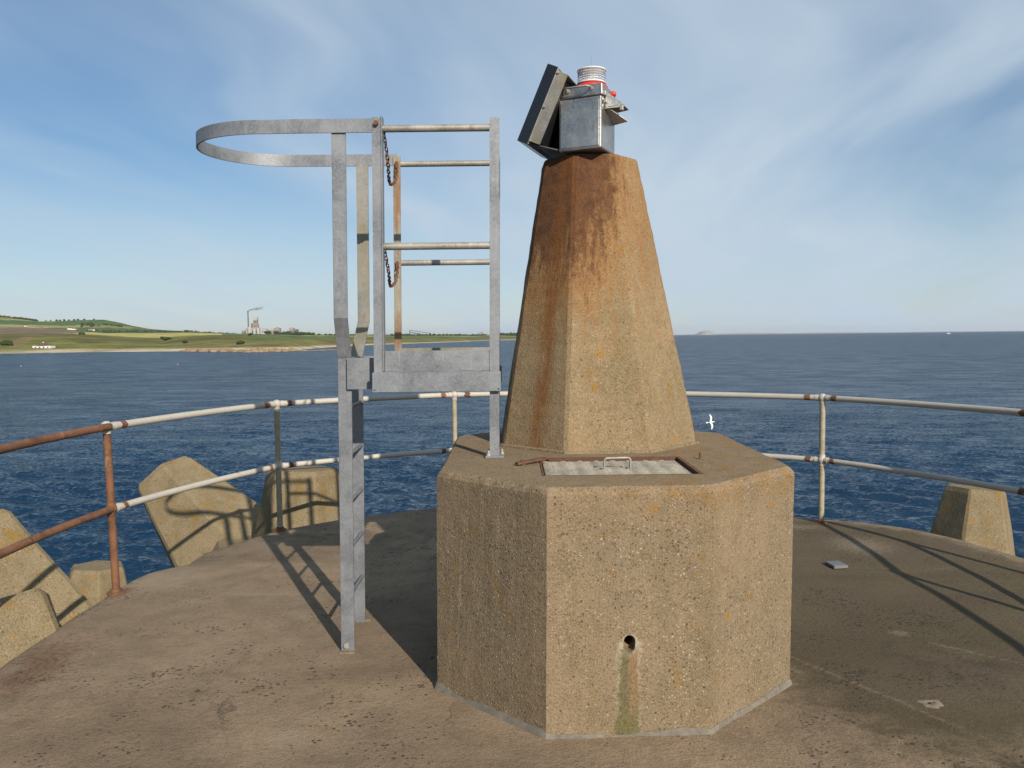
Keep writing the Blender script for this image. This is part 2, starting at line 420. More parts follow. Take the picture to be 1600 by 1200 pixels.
# deck: painted by a stain attribute (moss side / buff side) plus procedural grain
m, nt, b = new_mat('deck_concrete')
co = worldco(nt)
att = nt.node('ShaderNodeAttribute', {'attribute_name': 'stain'})
ar, ag, ab = nt.sep(att.outputs['Vector'])[:3]
n1 = nt.noise(co, 1.3, 6, 0.62, 0.3); n2 = nt.noise(co, 6, 6, 0.65, 0.4); n3 = nt.noise(co, 34, 5, 0.65); n4 = nt.noise(co, 110, 3, 0.7)
col = nt.mix(nt.smooth(n1, 0.3, 0.7), (0.52, 0.385, 0.255), (0.36, 0.268, 0.180))
col = nt.mix(nt.math('MULTIPLY', nt.smooth(n2, 0.42, 0.7), 0.45), col, (0.25, 0.185, 0.122))
moss = nt.smooth(nt.math('ADD', ar, nt.math('MULTIPLY', nt.math('SUBTRACT', n2, 0.5), 0.9)), 0.25, 0.75)
col = nt.mix(nt.math('MULTIPLY', moss, 0.85), col, nt.mix(nt.smooth(n1, 0.35, 0.65), (0.135, 0.112, 0.052), (0.155, 0.118, 0.074)))
dk = nt.smooth(nt.math('ADD', ag, nt.math('MULTIPLY', nt.math('SUBTRACT', n2, 0.5), 1.1)), 0.35, 0.8)
col = nt.mix(nt.math('MULTIPLY', dk, 0.7), col, (0.085, 0.068, 0.050))
rs = nt.smooth(nt.math('ADD', ab, nt.math('MULTIPLY', nt.math('SUBTRACT', n3, 0.5), 0.9)), 0.35, 0.85)
col = nt.mix(nt.math('MULTIPLY', rs, 0.65), col, (0.21, 0.085, 0.035))
pale = nt.smooth(nt.noise(nt.mapping(co, scale=(0.6, 2.0, 1), rot=(0, 0, 0.5)), 3.0, 7, 0.7), 0.60, 0.74)
col = nt.mix(nt.math('MULTIPLY', pale, 0.40), col, (0.50, 0.40, 0.29))
pv, pcs = nt.vor2(nt.vmath('ADD', co, nt.comb(nt.math('MULTIPLY', n3, 0.03), nt.math('MULTIPLY', n2, 0.03), 0.0)), 50)
pc = pcs[1]
spk = nt.math('MULTIPLY', nt.math('LESS_THAN', pv, 0.16), nt.smooth(pcs[0], 0.86, 0.88))
col = nt.mix(nt.math('MULTIPLY', spk, 0.6), col, (0.40, 0.34, 0.26))
gn = nt.smooth(n4, 0.3, 0.75)
col = nt.mix(nt.math('MULTIPLY', gn, 0.6), col, nt.mix(1.0, col, (0.45, 0.42, 0.38), 'MULTIPLY'))
col = nt.mix(nt.smooth(n3, 0.5, 0.75, 0.0, 0.45), col, nt.mix(1.0, col, (0.5, 0.47, 0.43), 'MULTIPLY'))
lic = nt.math('MULTIPLY', nt.smooth(nt.noise(co, 13, 6, 0.7), 0.66, 0.72), nt.math('MULTIPLY', moss, 0.6))
col = nt.mix(lic, col, (0.26, 0.17, 0.03))
# worn pits where the surface skin has gone
worn = nt.smooth(nt.noise(co, 1.7, 5, 0.68, 0.4), 0.44, 0.64)
prad = nt.math('MULTIPLY', nt.math('ADD', nt.math('MULTIPLY', worn, 0.56), 0.05), nt.math('POWER', pc, 1.6))
pit = nt.smooth(nt.math('SUBTRACT', pv, prad), 0.04, -0.03)
col = nt.mix(nt.math('MULTIPLY', pit, 0.72), col, (0.045, 0.034, 0.025))
sc_ = nt.node('ShaderNodeAttribute', {'attribute_name': 'scuff'}).outputs['Fac']
scm = nt.math('MULTIPLY', nt.smooth(nt.math('ADD', nt.math('MULTIPLY', sc_, 0.8), nt.math('MULTIPLY', nt.math('SUBTRACT', n3, 0.5), 1.6)), 0.35, 0.80), nt.smooth(n4, 0.30, 0.62, 0.25, 1.0))
col = nt.mix(nt.math('MULTIPLY', scm, 0.55), col, (0.44, 0.36, 0.27))
ck = nt.node('ShaderNodeTexVoronoi', {'feature': 'DISTANCE_TO_EDGE'}, Vector=nt.vmath('ADD', co, nt.comb(nt.math('MULTIPLY', n2, 0.35), nt.math('MULTIPLY', n1, 0.5), 0.0)), Scale=0.62).outputs[0]
crk = nt.math('MULTIPLY', nt.smooth(ck, 0.006, 0.001), nt.smooth(nt.noise(co, 1.1, 3), 0.53, 0.62))
col = nt.mix(nt.math('MULTIPLY', crk, 0.38), col, (0.06, 0.05, 0.04))
broad = nt.smooth(nt.noise(nt.mapping(co, rot=(0, 0, 0.7), scale=(0.5, 1.0, 1)), 0.9, 5, 0.6, 0.6), 0.42, 0.66)
col = nt.mix(nt.math('MULTIPLY', broad, 0.45), col, nt.mix(1.0, col, (0.52, 0.49, 0.46), 'MULTIPLY'))
col = nt.mix(1.0, col, (0.70, 0.705, 0.70), 'MULTIPLY')
set_base(nt, b, col); b.inputs['Roughness'].default_value = 0.9
b.inputs['Specular IOR Level'].default_value = 0.25
h = nt.math('ADD', nt.math('MULTIPLY', n3, 1.0), nt.math('MULTIPLY', n4, 0.5))
h = nt.math('SUBTRACT', h, nt.math('MULTIPLY', pit, 1.3))
h = nt.math('SUBTRACT', h, nt.math('MULTIPLY', crk, 0.5))
nt.l.new(nt.bump(h, 0.65, 0.010), b.inputs['Normal'])
MT['deck'] = m

# sea
m, nt, b = new_mat('sea_water')
co = worldco(nt)
b.inputs['Base Color'].default_value = (0.006, 0.020, 0.045, 1)
b.inputs['Roughness'].default_value = 0.17
b.inputs['IOR'].default_value = 1.333
wv = nt.mapping(co, scale=(0.8, 1.25, 1), rot=(0, 0, R(14)))
geo = nt.n.new('ShaderNodeNewGeometry')
def slopes(vec, scale, detail, amp, rough=0.6):
    nd = nt.node('ShaderNodeTexNoise', None, Vector=vec, Scale=scale, Detail=detail, Roughness=rough, Distortion=0.3)
    v = nt.vmath('SUBTRACT', nd.outputs[1], (0.5, 0.5, 0.5))
    return nt.vmath('MULTIPLY', v, (amp * 0.8, amp * 1.2, 0.0))
nrm = nt.vmath('ADD', geo.outputs['Normal'], slopes(wv, 5.2, 4, 1.55))
nrm = nt.vmath('ADD', nrm, slopes(nt.mapping(co, scale=(0.7, 1.3, 1), rot=(0, 0, R(-20))), 1.7, 3, 0.50))
nrm = nt.vmath('ADD', nrm, slopes(nt.mapping(co, scale=(0.35, 1.5, 1), rot=(0, 0, R(8))), 0.30, 4, 0.65))
nrm = nt.vmath('NORMALIZE', nrm)
fre = nt.node('ShaderNodeFresnel', None, IOR=1.333, Normal=nrm).outputs[0]
# on a ruffled sea the far sides of the wavelets are hidden, so its reflectance levels off at low angles
fac = nt.smooth(fre, 0.0, 0.75, 0.015, 0.37)
paws = nt.noise(nt.mapping(co, scale=(0.6, 1.0, 1), rot=(0, 0, R(6))), 0.20, 8, 0.76, 0.3)      # cat's paws of wind
fac = nt.math('MULTIPLY', fac, nt.smooth(paws, 0.34, 0.66, 0.68, 1.20))
dif = nt.node('ShaderNodeBsdfDiffuse', None)
glo = nt.node('ShaderNodeBsdfGlossy', None, Color=(1.0, 1.0, 1.0), Roughness=0.13, Normal=nrm)
nt.l.new(nt.node('ShaderNodeMixShader', None).outputs[0], m.node_tree.nodes['Material Output'].inputs['Surface'])
mx = m.node_tree.nodes['Material Output'].inputs['Surface'].links[0].from_node
nt.l.new(fac, mx.inputs[0]); nt.l.new(dif.outputs[0], mx.inputs[1]); nt.l.new(glo.outputs[0], mx.inputs[2])
calm = nt.noise(nt.mapping(co, scale=(0.3, 1.3, 1)), 0.012, 4, 0.6)
nt.l.new(nt.mix(nt.smooth(calm, 0.35, 0.7), (0.0062, 0.0245, 0.054), (0.0095, 0.034, 0.070)), dif.inputs['Color'])
MT['sea'] = m

# land: land-use colour per vertex, broken up by noise
m, nt, b = new_mat('coast_land')
co = worldco(nt)
att = nt.node('ShaderNodeAttribute', {'attribute_name': 'landuse'})
na = nt.noise(co, 0.035, 6, 0.65); nb = nt.noise(co, 0.30, 4, 0.6)
col = nt.mix(nt.smooth(na, 0.35, 0.7), att.outputs['Color'], nt.mix(1.0, att.outputs['Color'], (0.50, 0.55, 0.48), 'MULTIPLY'))
col = nt.mix(nt.smooth(nb, 0.40, 0.65, 0.0, 0.6), col, nt.mix(1.0, col, (0.50, 0.56, 0.48), 'MULTIPLY'))
set_base(nt, b, col); b.inputs['Roughness'].default_value = 0.95
b.inputs['Specular IOR Level'].default_value = 0.1
MT['land'] = m
MT['leaf'] = plain('far_foliage', (0.040, 0.058, 0.026), 0.9, 0, 0.5, 0.25, 0.1)
MT['bark'] = plain('bark', (0.06, 0.045, 0.03), 0.9, 0, 0.3, 1)
MT['slate'] = plain('brown_roof', (0.12, 0.075, 0.055), 0.8, 0, 0.3, 0.6)
MT['works_grey'] = plain('works_concrete', (0.30, 0.28, 0.26), 0.85, 0, 0.25, 0.08)
MT['works_dark'] = plain('works_cladding_dark', (0.13, 0.13, 0.135), 0.8, 0, 0.3, 0.08)
MT['works_pale'] = plain('works_cladding_pale', (0.42, 0.40, 0.37), 0.8, 0, 0.15, 0.08)
MT['works_brown'] = plain('works_cladding_brown', (0.29, 0.25, 0.22), 0.8, 0, 0.25, 0.08)
MT['glassy'] = plain('dark_window', (0.03, 0.035, 0.04), 0.2, 0, 0.1, 1)
MT['rock'] = plain('shore_rock', (0.27, 0.20, 0.125), 0.95, 0, 0.5, 0.25, 0.1)
MT['far_rock'] = plain('island_rock', (0.34, 0.33, 0.32), 0.95, 0, 0.4, 0.02, 0.1)

# ------------------------------------------------------------------ sea sheet
SEA = -6.0
def build_sea():
    cx, cy = 0.45, 4.4
    th = np.concatenate([np.linspace(R(48), R(132), 1000, endpoint=False), np.linspace(R(132), R(408), 60, endpoint=False)])
    rr = np.concatenate([[0.5, 3.0], np.geomspace(6.0, 900, 640), np.geomspace(930, 60000, 40)])
    nt_, nr = len(th), len(rr)
    RR, TH = np.meshgrid(rr, th, indexing='ij')
    X = cx + RR * np.cos(TH); Y = cy + RR * np.sin(TH)
    step = np.maximum(RR * 0.0079, RR * R(84) / 1000)
    rng = np.random.default_rng(11)
    Z = np.zeros_like(X)
    for i in range(64):
        lam = 0.32 * (2.4 / 0.32) ** (i / 63.0) * rng.uniform(0.9, 1.1)
        ang = R(248) + rng.normal(0, 0.55)
        k = 2 * math.pi / lam
        amp = 0.0100 * lam ** 0.75
        ph = rng.uniform(0, 6.28)
        fade = np.clip((lam / step - 2.5) / 3.0, 0, 1)
        s_ = k * (X * math.cos(ang) + Y * math.sin(ang)) + ph
        Z += amp * fade * (np.sin(s_) + 0.22 * np.cos(2 * s_))
    Z[:, 1000:] = 0
    Z += SEA
    co_ = np.stack([X, Y, Z], -1).reshape(-1, 3)
    i, j = np.meshgrid(np.arange(nr - 1), np.arange(nt_), indexing='ij')
    j2 = (j + 1) % nt_
    q = np.stack([i * nt_ + j, (i + 1) * nt_ + j, (i + 1) * nt_ + j2, i * nt_ + j2], -1).reshape(-1, 4)
    me = bpy.data.meshes.new('sea')
    me.vertices.add(len(co_)); me.vertices.foreach_set('co', co_.astype(np.float32).ravel())
    me.loops.add(q.size); me.loops.foreach_set('vertex_index', q.astype(np.int32).ravel())
    me.polygons.add(len(q)); me.polygons.foreach_set('loop_start', np.arange(0, q.size, 4, dtype=np.int32))
    me.update(calc_edges=True)
    me.polygons.foreach_set('use_smooth', np.ones(len(q), dtype=bool))
    me.materials.append(MT['sea'])
    o = bpy.data.objects.new('sea', me); COL.objects.link(o)
    tag(o, 'dark blue choppy sea reaching to the horizon', None, None, 'structure')
build_sea()

# ------------------------------------------------------------------ pier head deck
PC = Vector((0.45, 4.4))
EDGE = [(-180, 3.16), (-170, 3.20), (-205, 3.2), (170, 3.22), (160, 3.30), (150, 3.38), (138, 3.45), (120, 3.46), (100, 3.46), (80, 3.44), (60, 3.40), (48, 3.48), (35, 3.66), (22, 3.56), (8, 3.42), (-5, 3.40), (-30, 3.4), (-60, 3.4), (-90, 3.4), (-120, 3.4), (-150, 3.25)]
ea = sorted(((a + 360) % 360, r_) for a, r_ in EDGE)
ex = [ea[-1][0] - 360] + [a for a, _ in ea] + [ea[0][0] + 360]
er = [ea[-1][1]] + [r_ for _, r_ in ea] + [ea[0][1]]
def edge_r(a): return float(np.interp((math.degrees(a) + 360) % 360, ex, er))
POSTS = [(-2.53, 3.36), (-2.55, 5.04), (-1.97, 6.67), (-0.545, 7.50), (1.08, 7.52), (2.60, 6.68), (3.42, 5.16), (3.42, 3.50), (3.36, 1.80), (3.32, 0.10), (3.28, -1.60)]
def build_deck():
    na_ = 540
    fr = [0.0, 0.03] + list(np.linspace(0.06, 0.90, 118)) + list(np.linspace(0.905, 1.0, 22))
    vs = []; stain = []; scuff = []
    SC = [(-2.5, 3.85, .12, .10), (2.05, 4.18, .06, .06), (-1.27, 4.60, .08, .08), (-0.94, 3.14, .09, .07), (2.62, 5.95, .26, .28), (2.2, 2.95, .08, .04), (-2.35, 5.35, .25, .30), (-1.9, 6.2, .25, .25), (-1.6, 4.95, .35, .03), (2.35, 6.55, .25, .10), (0.1, 2.86, .02, .09)]
    JT = (1.30, 4.0, 1.80, 3.15), (2.15, 4.05, 2.45, 3.75)
    for f in fr:
        for k in range(na_):
            a = 2 * math.pi * k / na_
            er_ = edge_r(a) + 0.035 * noise.noise(Vector((math.cos(a) * 4, math.sin(a) * 4, 3.3))) + 0.014 * noise.noise(Vector((math.cos(a) * 19, math.sin(a) * 19, 1.3)))
            r_ = er_ * f
            x = PC.x + r_ * math.cos(a); y = PC.y + r_ * math.sin(a)
            d = er_ - r_
            z = 0.007 * noise.noise(Vector((x * 0.9, y * 0.9, 0.2))) + 0.005 * noise.noise(Vector((x * 3.1, y * 3.1, 5.2)))
            z -= 0.16 * max(0.0, 1 - d / 0.17) ** 2.2
            z -= 0.03 * max(0.0, 1 - d / 0.5) ** 2
            # joints between the bays of the deck slab
            for (ax, ay, bx, by) in ((1.22, 4.05, 2.05, 2.6), (2.0, 4.05, 3.1, 3.0)):
                L2 = (bx - ax) ** 2 + (by - ay) ** 2
                t = max(0, min(1, ((x - ax) * (bx - ax) + (y - ay) * (by - ay)) / L2))
                dd = math.hypot(x - ax - t * (bx - ax), y - ay - t * (by - ay))
                z -= 0.008 * max(0, 1 - dd / 0.022)
            vs.append((x, y, z))
            mossy = max(0, min(1, (x - 0.75 + 0.35 * noise.noise(Vector((x, y, 9)))) / 0.8)) * max(0, min(1, (y - 2.7) / 1.2 + 0.35)) * max(0.15, min(1, d / 0.5))
            mossy = max(mossy, 0.45 * max(0, 1 - abs(y - 6.4) / 0.9) * (1 if x < 0.4 else 0))
            dark = max(0, min(1, (3.05 - y) / 0.7)) * (0.30 + 0.9 * max(0, min(1, (x + 0.2) / 1.2))) + 0.55 * max(0, 1 - math.hypot(x - 2.1, y - 3.7) / 1.1)
            rusty = 0.0
            for (px, py) in POSTS:
                q = math.hypot(x - px, y - py); rusty = max(rusty, 0.95 * max(0, 1 - q / 0.24))
            rusty = max(rusty, 0.8 * max(0, 1 - math.hypot((x + 2.4) / 0.55, (y - 3.85) / 1.1)))
            rusty = max(rusty, 0.5 * max(0, 1 - math.hypot((x - 3.2) / 0.45, (y - 6.3) / 0.5)))
            stain.append((mossy, dark, rusty))
            scuff.append(max(max(0.0, 1.15 - math.hypot((x - a1) / (b1 * 1.6), (y - a2) / (b2 * 1.6))) for a1, a2, b1, b2 in SC))
            for (jx, jy, kx, ky) in JT:
                L2 = (kx - jx) ** 2 + (ky - jy) ** 2; t = max(0, min(1, ((x - jx) * (kx - jx) + (y - jy) * (ky - jy)) / L2))
                scuff[-1] = max(scuff[-1], 0.95 * max(0, 1 - math.hypot(x - jx - t * (kx - jx) - 0.012 * noise.noise(Vector((x * 9, y * 9, 1))), y - jy - t * (ky - jy)) / 0.035))
    rings = len(fr)
    fs = []
    for i in range(rings - 1):
        for k in range(na_):
            k2 = (k + 1) % na_
            fs.append((i * na_ + k, (i + 1) * na_ + k, (i + 1) * na_ + k2, i * na_ + k2))
    base_i = len(vs)
    for zb, gr in ((-1.0, 0.03), (-3.0, 0.08), (-7.0, 0.2)):
        for k in range(na_):
            x, y, z = vs[(rings - 1) * na_ + k]
            dx, dy = x - PC.x, y - PC.y; L_ = math.hypot(dx, dy)
            vs.append((x + dx / L_ * gr, y + dy / L_ * gr, zb)); stain.append((0.4, 0.3, 0)); scuff.append(0.0)
    rows = [rings - 1, rings, rings + 1, rings + 2]
    for i0, i1 in zip(rows, rows[1:]):
        for k in range(na_):
            k2 = (k + 1) % na_
            fs.append((i0 * na_ + k, i1 * na_ + k, i1 * na_ + k2, i0 * na_ + k2))
    me = bpy.data.meshes.new('pier_deck'); me.from_pydata(vs, [], fs)
    at = me.attributes.new('stain', 'FLOAT_VECTOR', 'POINT')
    at.data.foreach_set('vector', np.array(stain, dtype=np.float32).ravel())
    sc2 = me.attributes.new('scuff', 'FLOAT', 'POINT'); sc2.data.foreach_set('value', np.array(scuff, dtype=np.float32))
    me.polygons.foreach_set('use_smooth', [True] * len(me.polygons))
    me.materials.append(MT['deck'])
    o = bpy.data.objects.new('pier_deck', me); COL.objects.link(o)
    tag(o, 'round weathered brown concrete deck of the pier head', None, None, 'structure')
build_deck()
wk = MB().box(-2.3, 3.2, -40, 1.9, -7, -0.012).build('pier_walkway', MT['deck'])
tag(wk, 'straight concrete pier walkway leading up to the round head', None, None, 'structure')

LEAN = 0.012        # the whole beacon stands slightly out of plumb

# ------------------------------------------------------------------ plinth
BX, BW, BS = 0.450, 0.805, 0.330          # centre line, half width, half front face
BF, BD, BB = 3.100, 3.560, 4.820          # front face, front of the long sides, back of the long sides
BT = 1.005
def oct_plan(inset=0.0, z=0.0):
    s2 = inset * 0.4142
    return [(BX - BS + s2, BF + inset, z), (BX + BS - s2, BF + inset + 0.02, z), (BX + BW - inset, BD + s2 + 0.01, z), (BX + BW - inset, BB - s2, z),
            (BX + BS - s2, BB + 0.46 - inset, z), (BX - BS + s2, BB + 0.46 - inset, z), (BX - BW + inset, BB - s2, z), (BX - BW + inset, BD + s2, z)]
PB = (BX, 4.0, 0)
mb = MB()
def dense(inset, z, rough):
    pts = oct_plan(inset, z); out = []
    for i in range(8):
        a_, b_ = Vector(pts[i]), Vector(pts[(i + 1) % 8])
        for t in np.linspace(0, 1, 28, endpoint=False):
            p = a_.lerp(b_, t); d = (p - Vector((BX, 4.0, z))).normalized()
            k_ = rough * (noise.noise(p * 6) + 0.8 * noise.noise(p * 19) + 0.5 * noise.noise(p * 47))
            out.append(p + d * k_ + Vector((0, 0, k_ * 0.6)))
    return out
mb.loft([dense(0, -0.05, 0.0), dense(0, 0.2, 0.002), dense(0, 0.5, 0.0025), dense(0, 0.8, 0.0025), dense(0, BT - 0.045, 0.002), dense(0.001, BT - 0.028, 0.004), dense(0.010, BT - 0.012, 0.007), dense(0.024, BT, 0.003), dense(0.06, BT, 0.0)])
plinth = mb.build('plinth', MT['block'], None, PB)
HX0, HX1, HY0, HY1 = 0.112, 0.805, 3.385, 3.885      # hatch recess
def cut(target, cutter_mb):
    c = cutter_mb.build('cutter', MT['block'])
    md = target.modifiers.new('cut', 'BOOLEAN'); md.operation = 'DIFFERENCE'; md.object = c; md.solver = 'EXACT'
    dg = bpy.context.evaluated_depsgraph_get()
    me = bpy.data.meshes.new_from_object(target.evaluated_get(dg))
    target.modifiers.clear(); old = target.data; target.data = me
    bpy.data.objects.remove(c); bpy.data.meshes.remove(old)
cut(plinth, MB().box(HX0, HX1, HY0, HY1, BT - 0.05, BT + 0.1))
DX, DZ = 0.450, 0.375
arch = [(DX + 0.024 * math.cos(a_) * (1 + 0.12 * noise.noise(Vector((a_, 0, 3)))), DZ + 0.030 * math.sin(a_) * (1 + 0.1 * noise.noise(Vector((a_, 5, 3)))) - (0.012 if math.sin(a_) < 0 else 0)) for a_ in np.linspace(0, 2 * math.pi, 20, endpoint=False)]
cut(plinth, MB().loft([[(px_, BF - 0.1, pz_) for px_, pz_ in arch], [(px_, BF + 0.055, pz_ + 0.012) for px_, pz_ in arch]]))
cut(plinth, MB().tube([(DX + 0.003, BF - 0.1, DZ), (DX + 0.003, BF + 0.16, DZ)], 0.019, 20))
tag(plinth, 'large eight-sided pebbly concrete plinth with orange lichen under the beacon pillar', 'plinth')
# mortar fillet round the foot
mb = MB()
o0 = oct_plan(-0.018, 0.0); o1 = oct_plan(-0.003, 0.030)
sub0, sub1 = [], []
for i in range(8):
    a0, b0, a1, b1 = Vector(o0[i]), Vector(o0[(i + 1) % 8]), Vector(o1[i]), Vector(o1[(i + 1) % 8])
    for t in np.linspace(0, 1, 26, endpoint=False):
        p = a0.lerp(b0, t); q = a1.lerp(b1, t)
        n_ = noise.noise(p * 7)
        out = (p - q); out.z = 0; out.normalize()
        sub0.append(p + out * 0.010 * n_ + Vector((0, 0, -0.02))); sub1.append(q + Vector((0, 0, 0.026 * noise.noise(p * 6 + Vector((3, 1, 2))) + 0.012 * noise.noise(p * 23) - 0.006)))
inn = [q + (Vector((BX, 4.1, q.z)) - q).normalized() * 0.03 for q in sub1]
mb.loft([sub0, sub1, inn], caps=False)
mb.build('mortar_fillet', MT['mortar'], plinth, smooth=True)
# hatch frame (angle round the recess), cover with raised ribs, handle, latch
mb = MB()
z0, z1 = BT - 0.047, BT + 0.004
mb.box(HX0 + 0.002, HX1 - 0.002, HY1 - 0.020, HY1 - 0.002, z0, z1 - 0.002)
mb.box(HX0 + 0.002, HX1 - 0.002, HY0 + 0.002, HY0 + 0.008, z0, z1 - 0.003)
mb.box(HX1 - 0.020, HX1 - 0.002, HY0 + 0.009, HY1 - 0.021, z0, z1 - 0.002)
mb.box(HX0 + 0.002, HX0 + 0.010, HY0 + 0.009, HY1 - 0.021, z0, z1 - 0.002)
hf = mb.build('hatch_frame', rust_mat('dark_rust', 0.55), plinth)
hc = empty('hatch_cover', (0.46, 3.63, BT))
mb = MB()
nx, ny = 110, 60
cx0, cx1, cy0, cy1 = HX0 + 0.020, HX1 - 0.035, HY0 + 0.016, HY1 - 0.032
gv = []
for j in range(ny + 1):
    for i in range(nx + 1):
        u, v = i / nx, j / ny; x = cx0 + (cx1 - cx0) * u; y = cy0 + (cy1 - cy0) * v
        zz_ = 0.0075 * math.sin(2 * math.pi * (v * 10 + 0.16 * math.sin(2 * math.pi * u * 8)))
        gv.append((x, y, BT - 0.016 + zz_))
gf = [(j * (nx + 1) + i, j * (nx + 1) + i + 1, (j + 1) * (nx + 1) + i + 1, (j + 1) * (nx + 1) + i) for j in range(ny) for i in range(nx)]
mb.add(gv, gf)
mb.box(cx0, cx1, cy0, cy1, BT - 0.036, BT - 0.0235)
mb.build('cover_plate', galvanised('ribbed_cover_plate', tint=(0.32, 0.295, 0.24), rust=0.25, rough=0.5, streak=0.3), hc, smooth=True)
hy = 3.60
mb = MB().tube([(0.402, hy, BT - 0.014), (0.402, hy, BT + 0.028), (0.405, hy, BT + 0.036), (0.412, hy, BT + 0.040), (0.512, hy + 0.01, BT + 0.040), (0.519, hy + 0.01, BT + 0.036), (0.522, hy + 0.01, BT + 0.028), (0.522, hy + 0.01, BT - 0.014)], 0.0055, 10)
mb.build('lifting_handle', MT['galv_rail'], hc, smooth=True)
tag(hc, 'ribbed grey steel hatch cover with loop handle set in the plinth top', 'hatch')
lb = MB()
lb.strip([(0.005, 3.655, BT + 0.012), (0.06, 3.69, BT + 0.016), (0.14, 3.755, BT + 0.020), (0.150, 3.765, BT + 0.018), (0.156, 3.768, BT + 0.002)], (0.55, -0.83, 0), 0.028, lambda t: Vector((0, 0, 1)) if abs(t.z) < 0.8 else Vector((1, 0, 0)), 0.010)
lb.lathe((0.035, 3.672, BT - 0.005), [(0.012, 0), (0.012, 0.024), (0.009, 0.030)], 6)
lo = lb.build('latch_bar', MT['rust'], None, (0.02, 3.66, BT)); tag(lo, 'short rusty latch bar lying at the corner of the hatch', 'latch')
sb_ = MB().lathe((0.885, 3.80, BT - 0.01), [(0.012, 0), (0.011, 0.014), (0.006, 0.016), (0.006, 0.040), (0.004, 0.043)], 10).build('bolt_stub', MT['rust'], None, (0.885, 3.80, BT))
tag(sb_, 'small rusty bolt standing up beside the hatch on the plinth', 'bolt')

# ------------------------------------------------------------------ pillar
TX, TY = 0.458, 4.555
def octring(a, z, bev=0.0, rot=0.03):
    TX = 0.458 - 0.045 * (z - BT) / 1.56          # its axis leans a little to the left
    """regular octagon with apothem a, corners cut by bev"""
    pts = []
    for k in range(8):
        an = -math.pi / 2 + R(22.5) + k * R(45) + rot
        c = a / math.cos(R(22.5))
        if bev <= 0: pts.append((TX + c * math.cos(an), TY + c * math.sin(an), z))
        else:
            for s in (-1, 1):
                an2 = an + s * bev / c
                c2 = a / math.cos(R(22.5) - bev / c)
                pts.append((TX + c2 * math.cos(an2), TY + c2 * math.sin(an2), z))
    return pts
TZ = 2.565
rg = []
for i in range(48):
    t = i / 47; a = 0.537 + (0.257 - 0.537) * t
    rg.append(octring(a, BT - 0.02 + (TZ - 0.012 - BT + 0.02) * t, 0.012))
rg.append(octring(0.252, TZ - 0.003, 0.012)); rg.append(octring(0.245, TZ, 0.010)); rg.append(octring(0.05, TZ + 0.001, 0.004))
mb = MB().loft(rg)
pil = mb.build('beacon_pillar', MT['pillar'], None, (TX, TY, BT))
for v in pil.data.vertices:
    p = v.co; n_ = 0.0035 * noise.noise(p * 8) + 0.0025 * noise.noise(p * 25)
    d = Vector((p.x, p.y, 0)); 
    if d.length > 0.1: v.co = p + d.normalized() * n_
tag(pil, 'tapering eight-sided concrete pillar stained rust brown at its top', 'pillar')
# low upstand of grout at its foot
MB().loft([octring(0.546, BT - 0.01), octring(0.544, BT + 0.010), octring(0.532, BT + 0.016)], caps=False).build('grout_footing', MT['block'], pil)

# ------------------------------------------------------------------ navigation light on top
LX, LY, LZ = 0.386, 4.36, TZ
RA = R(25)                                  # the housing is turned a little to the left
ux = Vector((math.cos(RA), -math.sin(RA), 0)); uy = Vector((math.sin(RA), math.cos(RA), 0)); uz = Vector((0, 0, 1))
nav = empty('navigation_light', (LX + LEAN * TZ, LY, LZ))
def L(x, y, z): return Vector((LX, LY, LZ)) + ux * x + uy * y + uz * z
BWd, BDp, BH = 0.118, 0.115, 0.268
bodyc = L(0, 0, BH / 2 + 0.008)
bx_ = MB().obox(bodyc, ux * BWd, uy * BDp, uz * (BH / 2)).build('battery_box', MT['stainless'], nav, bevel=0.008, seg=2)
MB().obox(L(0.0, -BDp - 0.0025, BH / 2 + 0.005), ux * (BWd - 0.012), uy * 0.002, uz * (BH / 2 - 0.016)).build('front_panel', MT['stainless'], nav, bevel=0.0015)
lid_z0 = BH + 0.010
lid = MB().loft([[L(-0.110, -0.117, lid_z0), L(0.122, -0.117, lid_z0), L(0.122, 0.117, lid_z0), L(-0.110, 0.117, lid_z0)],
                 [L(-0.100, -0.112, lid_z0 + 0.062), L(0.118, -0.112, lid_z0 + 0.062), L(0.118, 0.112, lid_z0 + 0.062), L(-0.100, 0.112, lid_z0 + 0.062)]]).build('lid', MT['stainless'], nav, bevel=0.004)
hz = lid_z0 + 0.040
MB().tube([L(-0.07, -0.112, hz), L(-0.07, -0.150, hz), L(-0.06, -0.158, hz + 0.002), L(0.05, -0.158, hz + 0.002), L(0.06, -0.150, hz), L(0.06, -0.112, hz)], 0.005, 10).build('carry_handle', MT['galv_rail'], nav, smooth=True)
for hx_ in (-0.07, 0.06):
    MB().tube([L(hx_, -0.110, hz), L(hx_, -0.122, hz)], 0.011, 10).build('handle_boss', MT['bolt'], nav, smooth=True)
lz = lid_z0 + 0.062
lc = L(0.022, 0.0, lz)
MB().lathe(lc, [(0.088, 0.001), (0.088, 0.012), (0.078, 0.022), (0.066, 0.034), (0.055, 0.040)], 32).build('lens_base', MT['red'], nav, smooth=True)
prof = [(0.068, 0.022)]
for k in range(5):
    z_ = 0.034 + k * 0.012; prof += [(0.0745, z_), (0.0745, z_ + 0.006), (0.071, z_ + 0.009)]
prof += [(0.076, 0.096), (0.076, 0.102), (0.060, 0.106)]
ln_ = MB().lathe(lc, prof, 40).build('lens', MT['lens'], nav, smooth=True)
MB().lathe(lc, [(0.030, 0.040), (0.030, 0.080), (0.018, 0.088)], 16).build('lamp_core', MT['render_white'], ln_, smooth=True)
for zr in (0.030, 0.098):
    MB().lathe(lc, [(0.0765, zr), (0.0775, zr + 0.001), (0.0775, zr + 0.005), (0.0765, zr + 0.006)], 40).build('lens_ring', MT['render_white'], ln_, smooth=True)
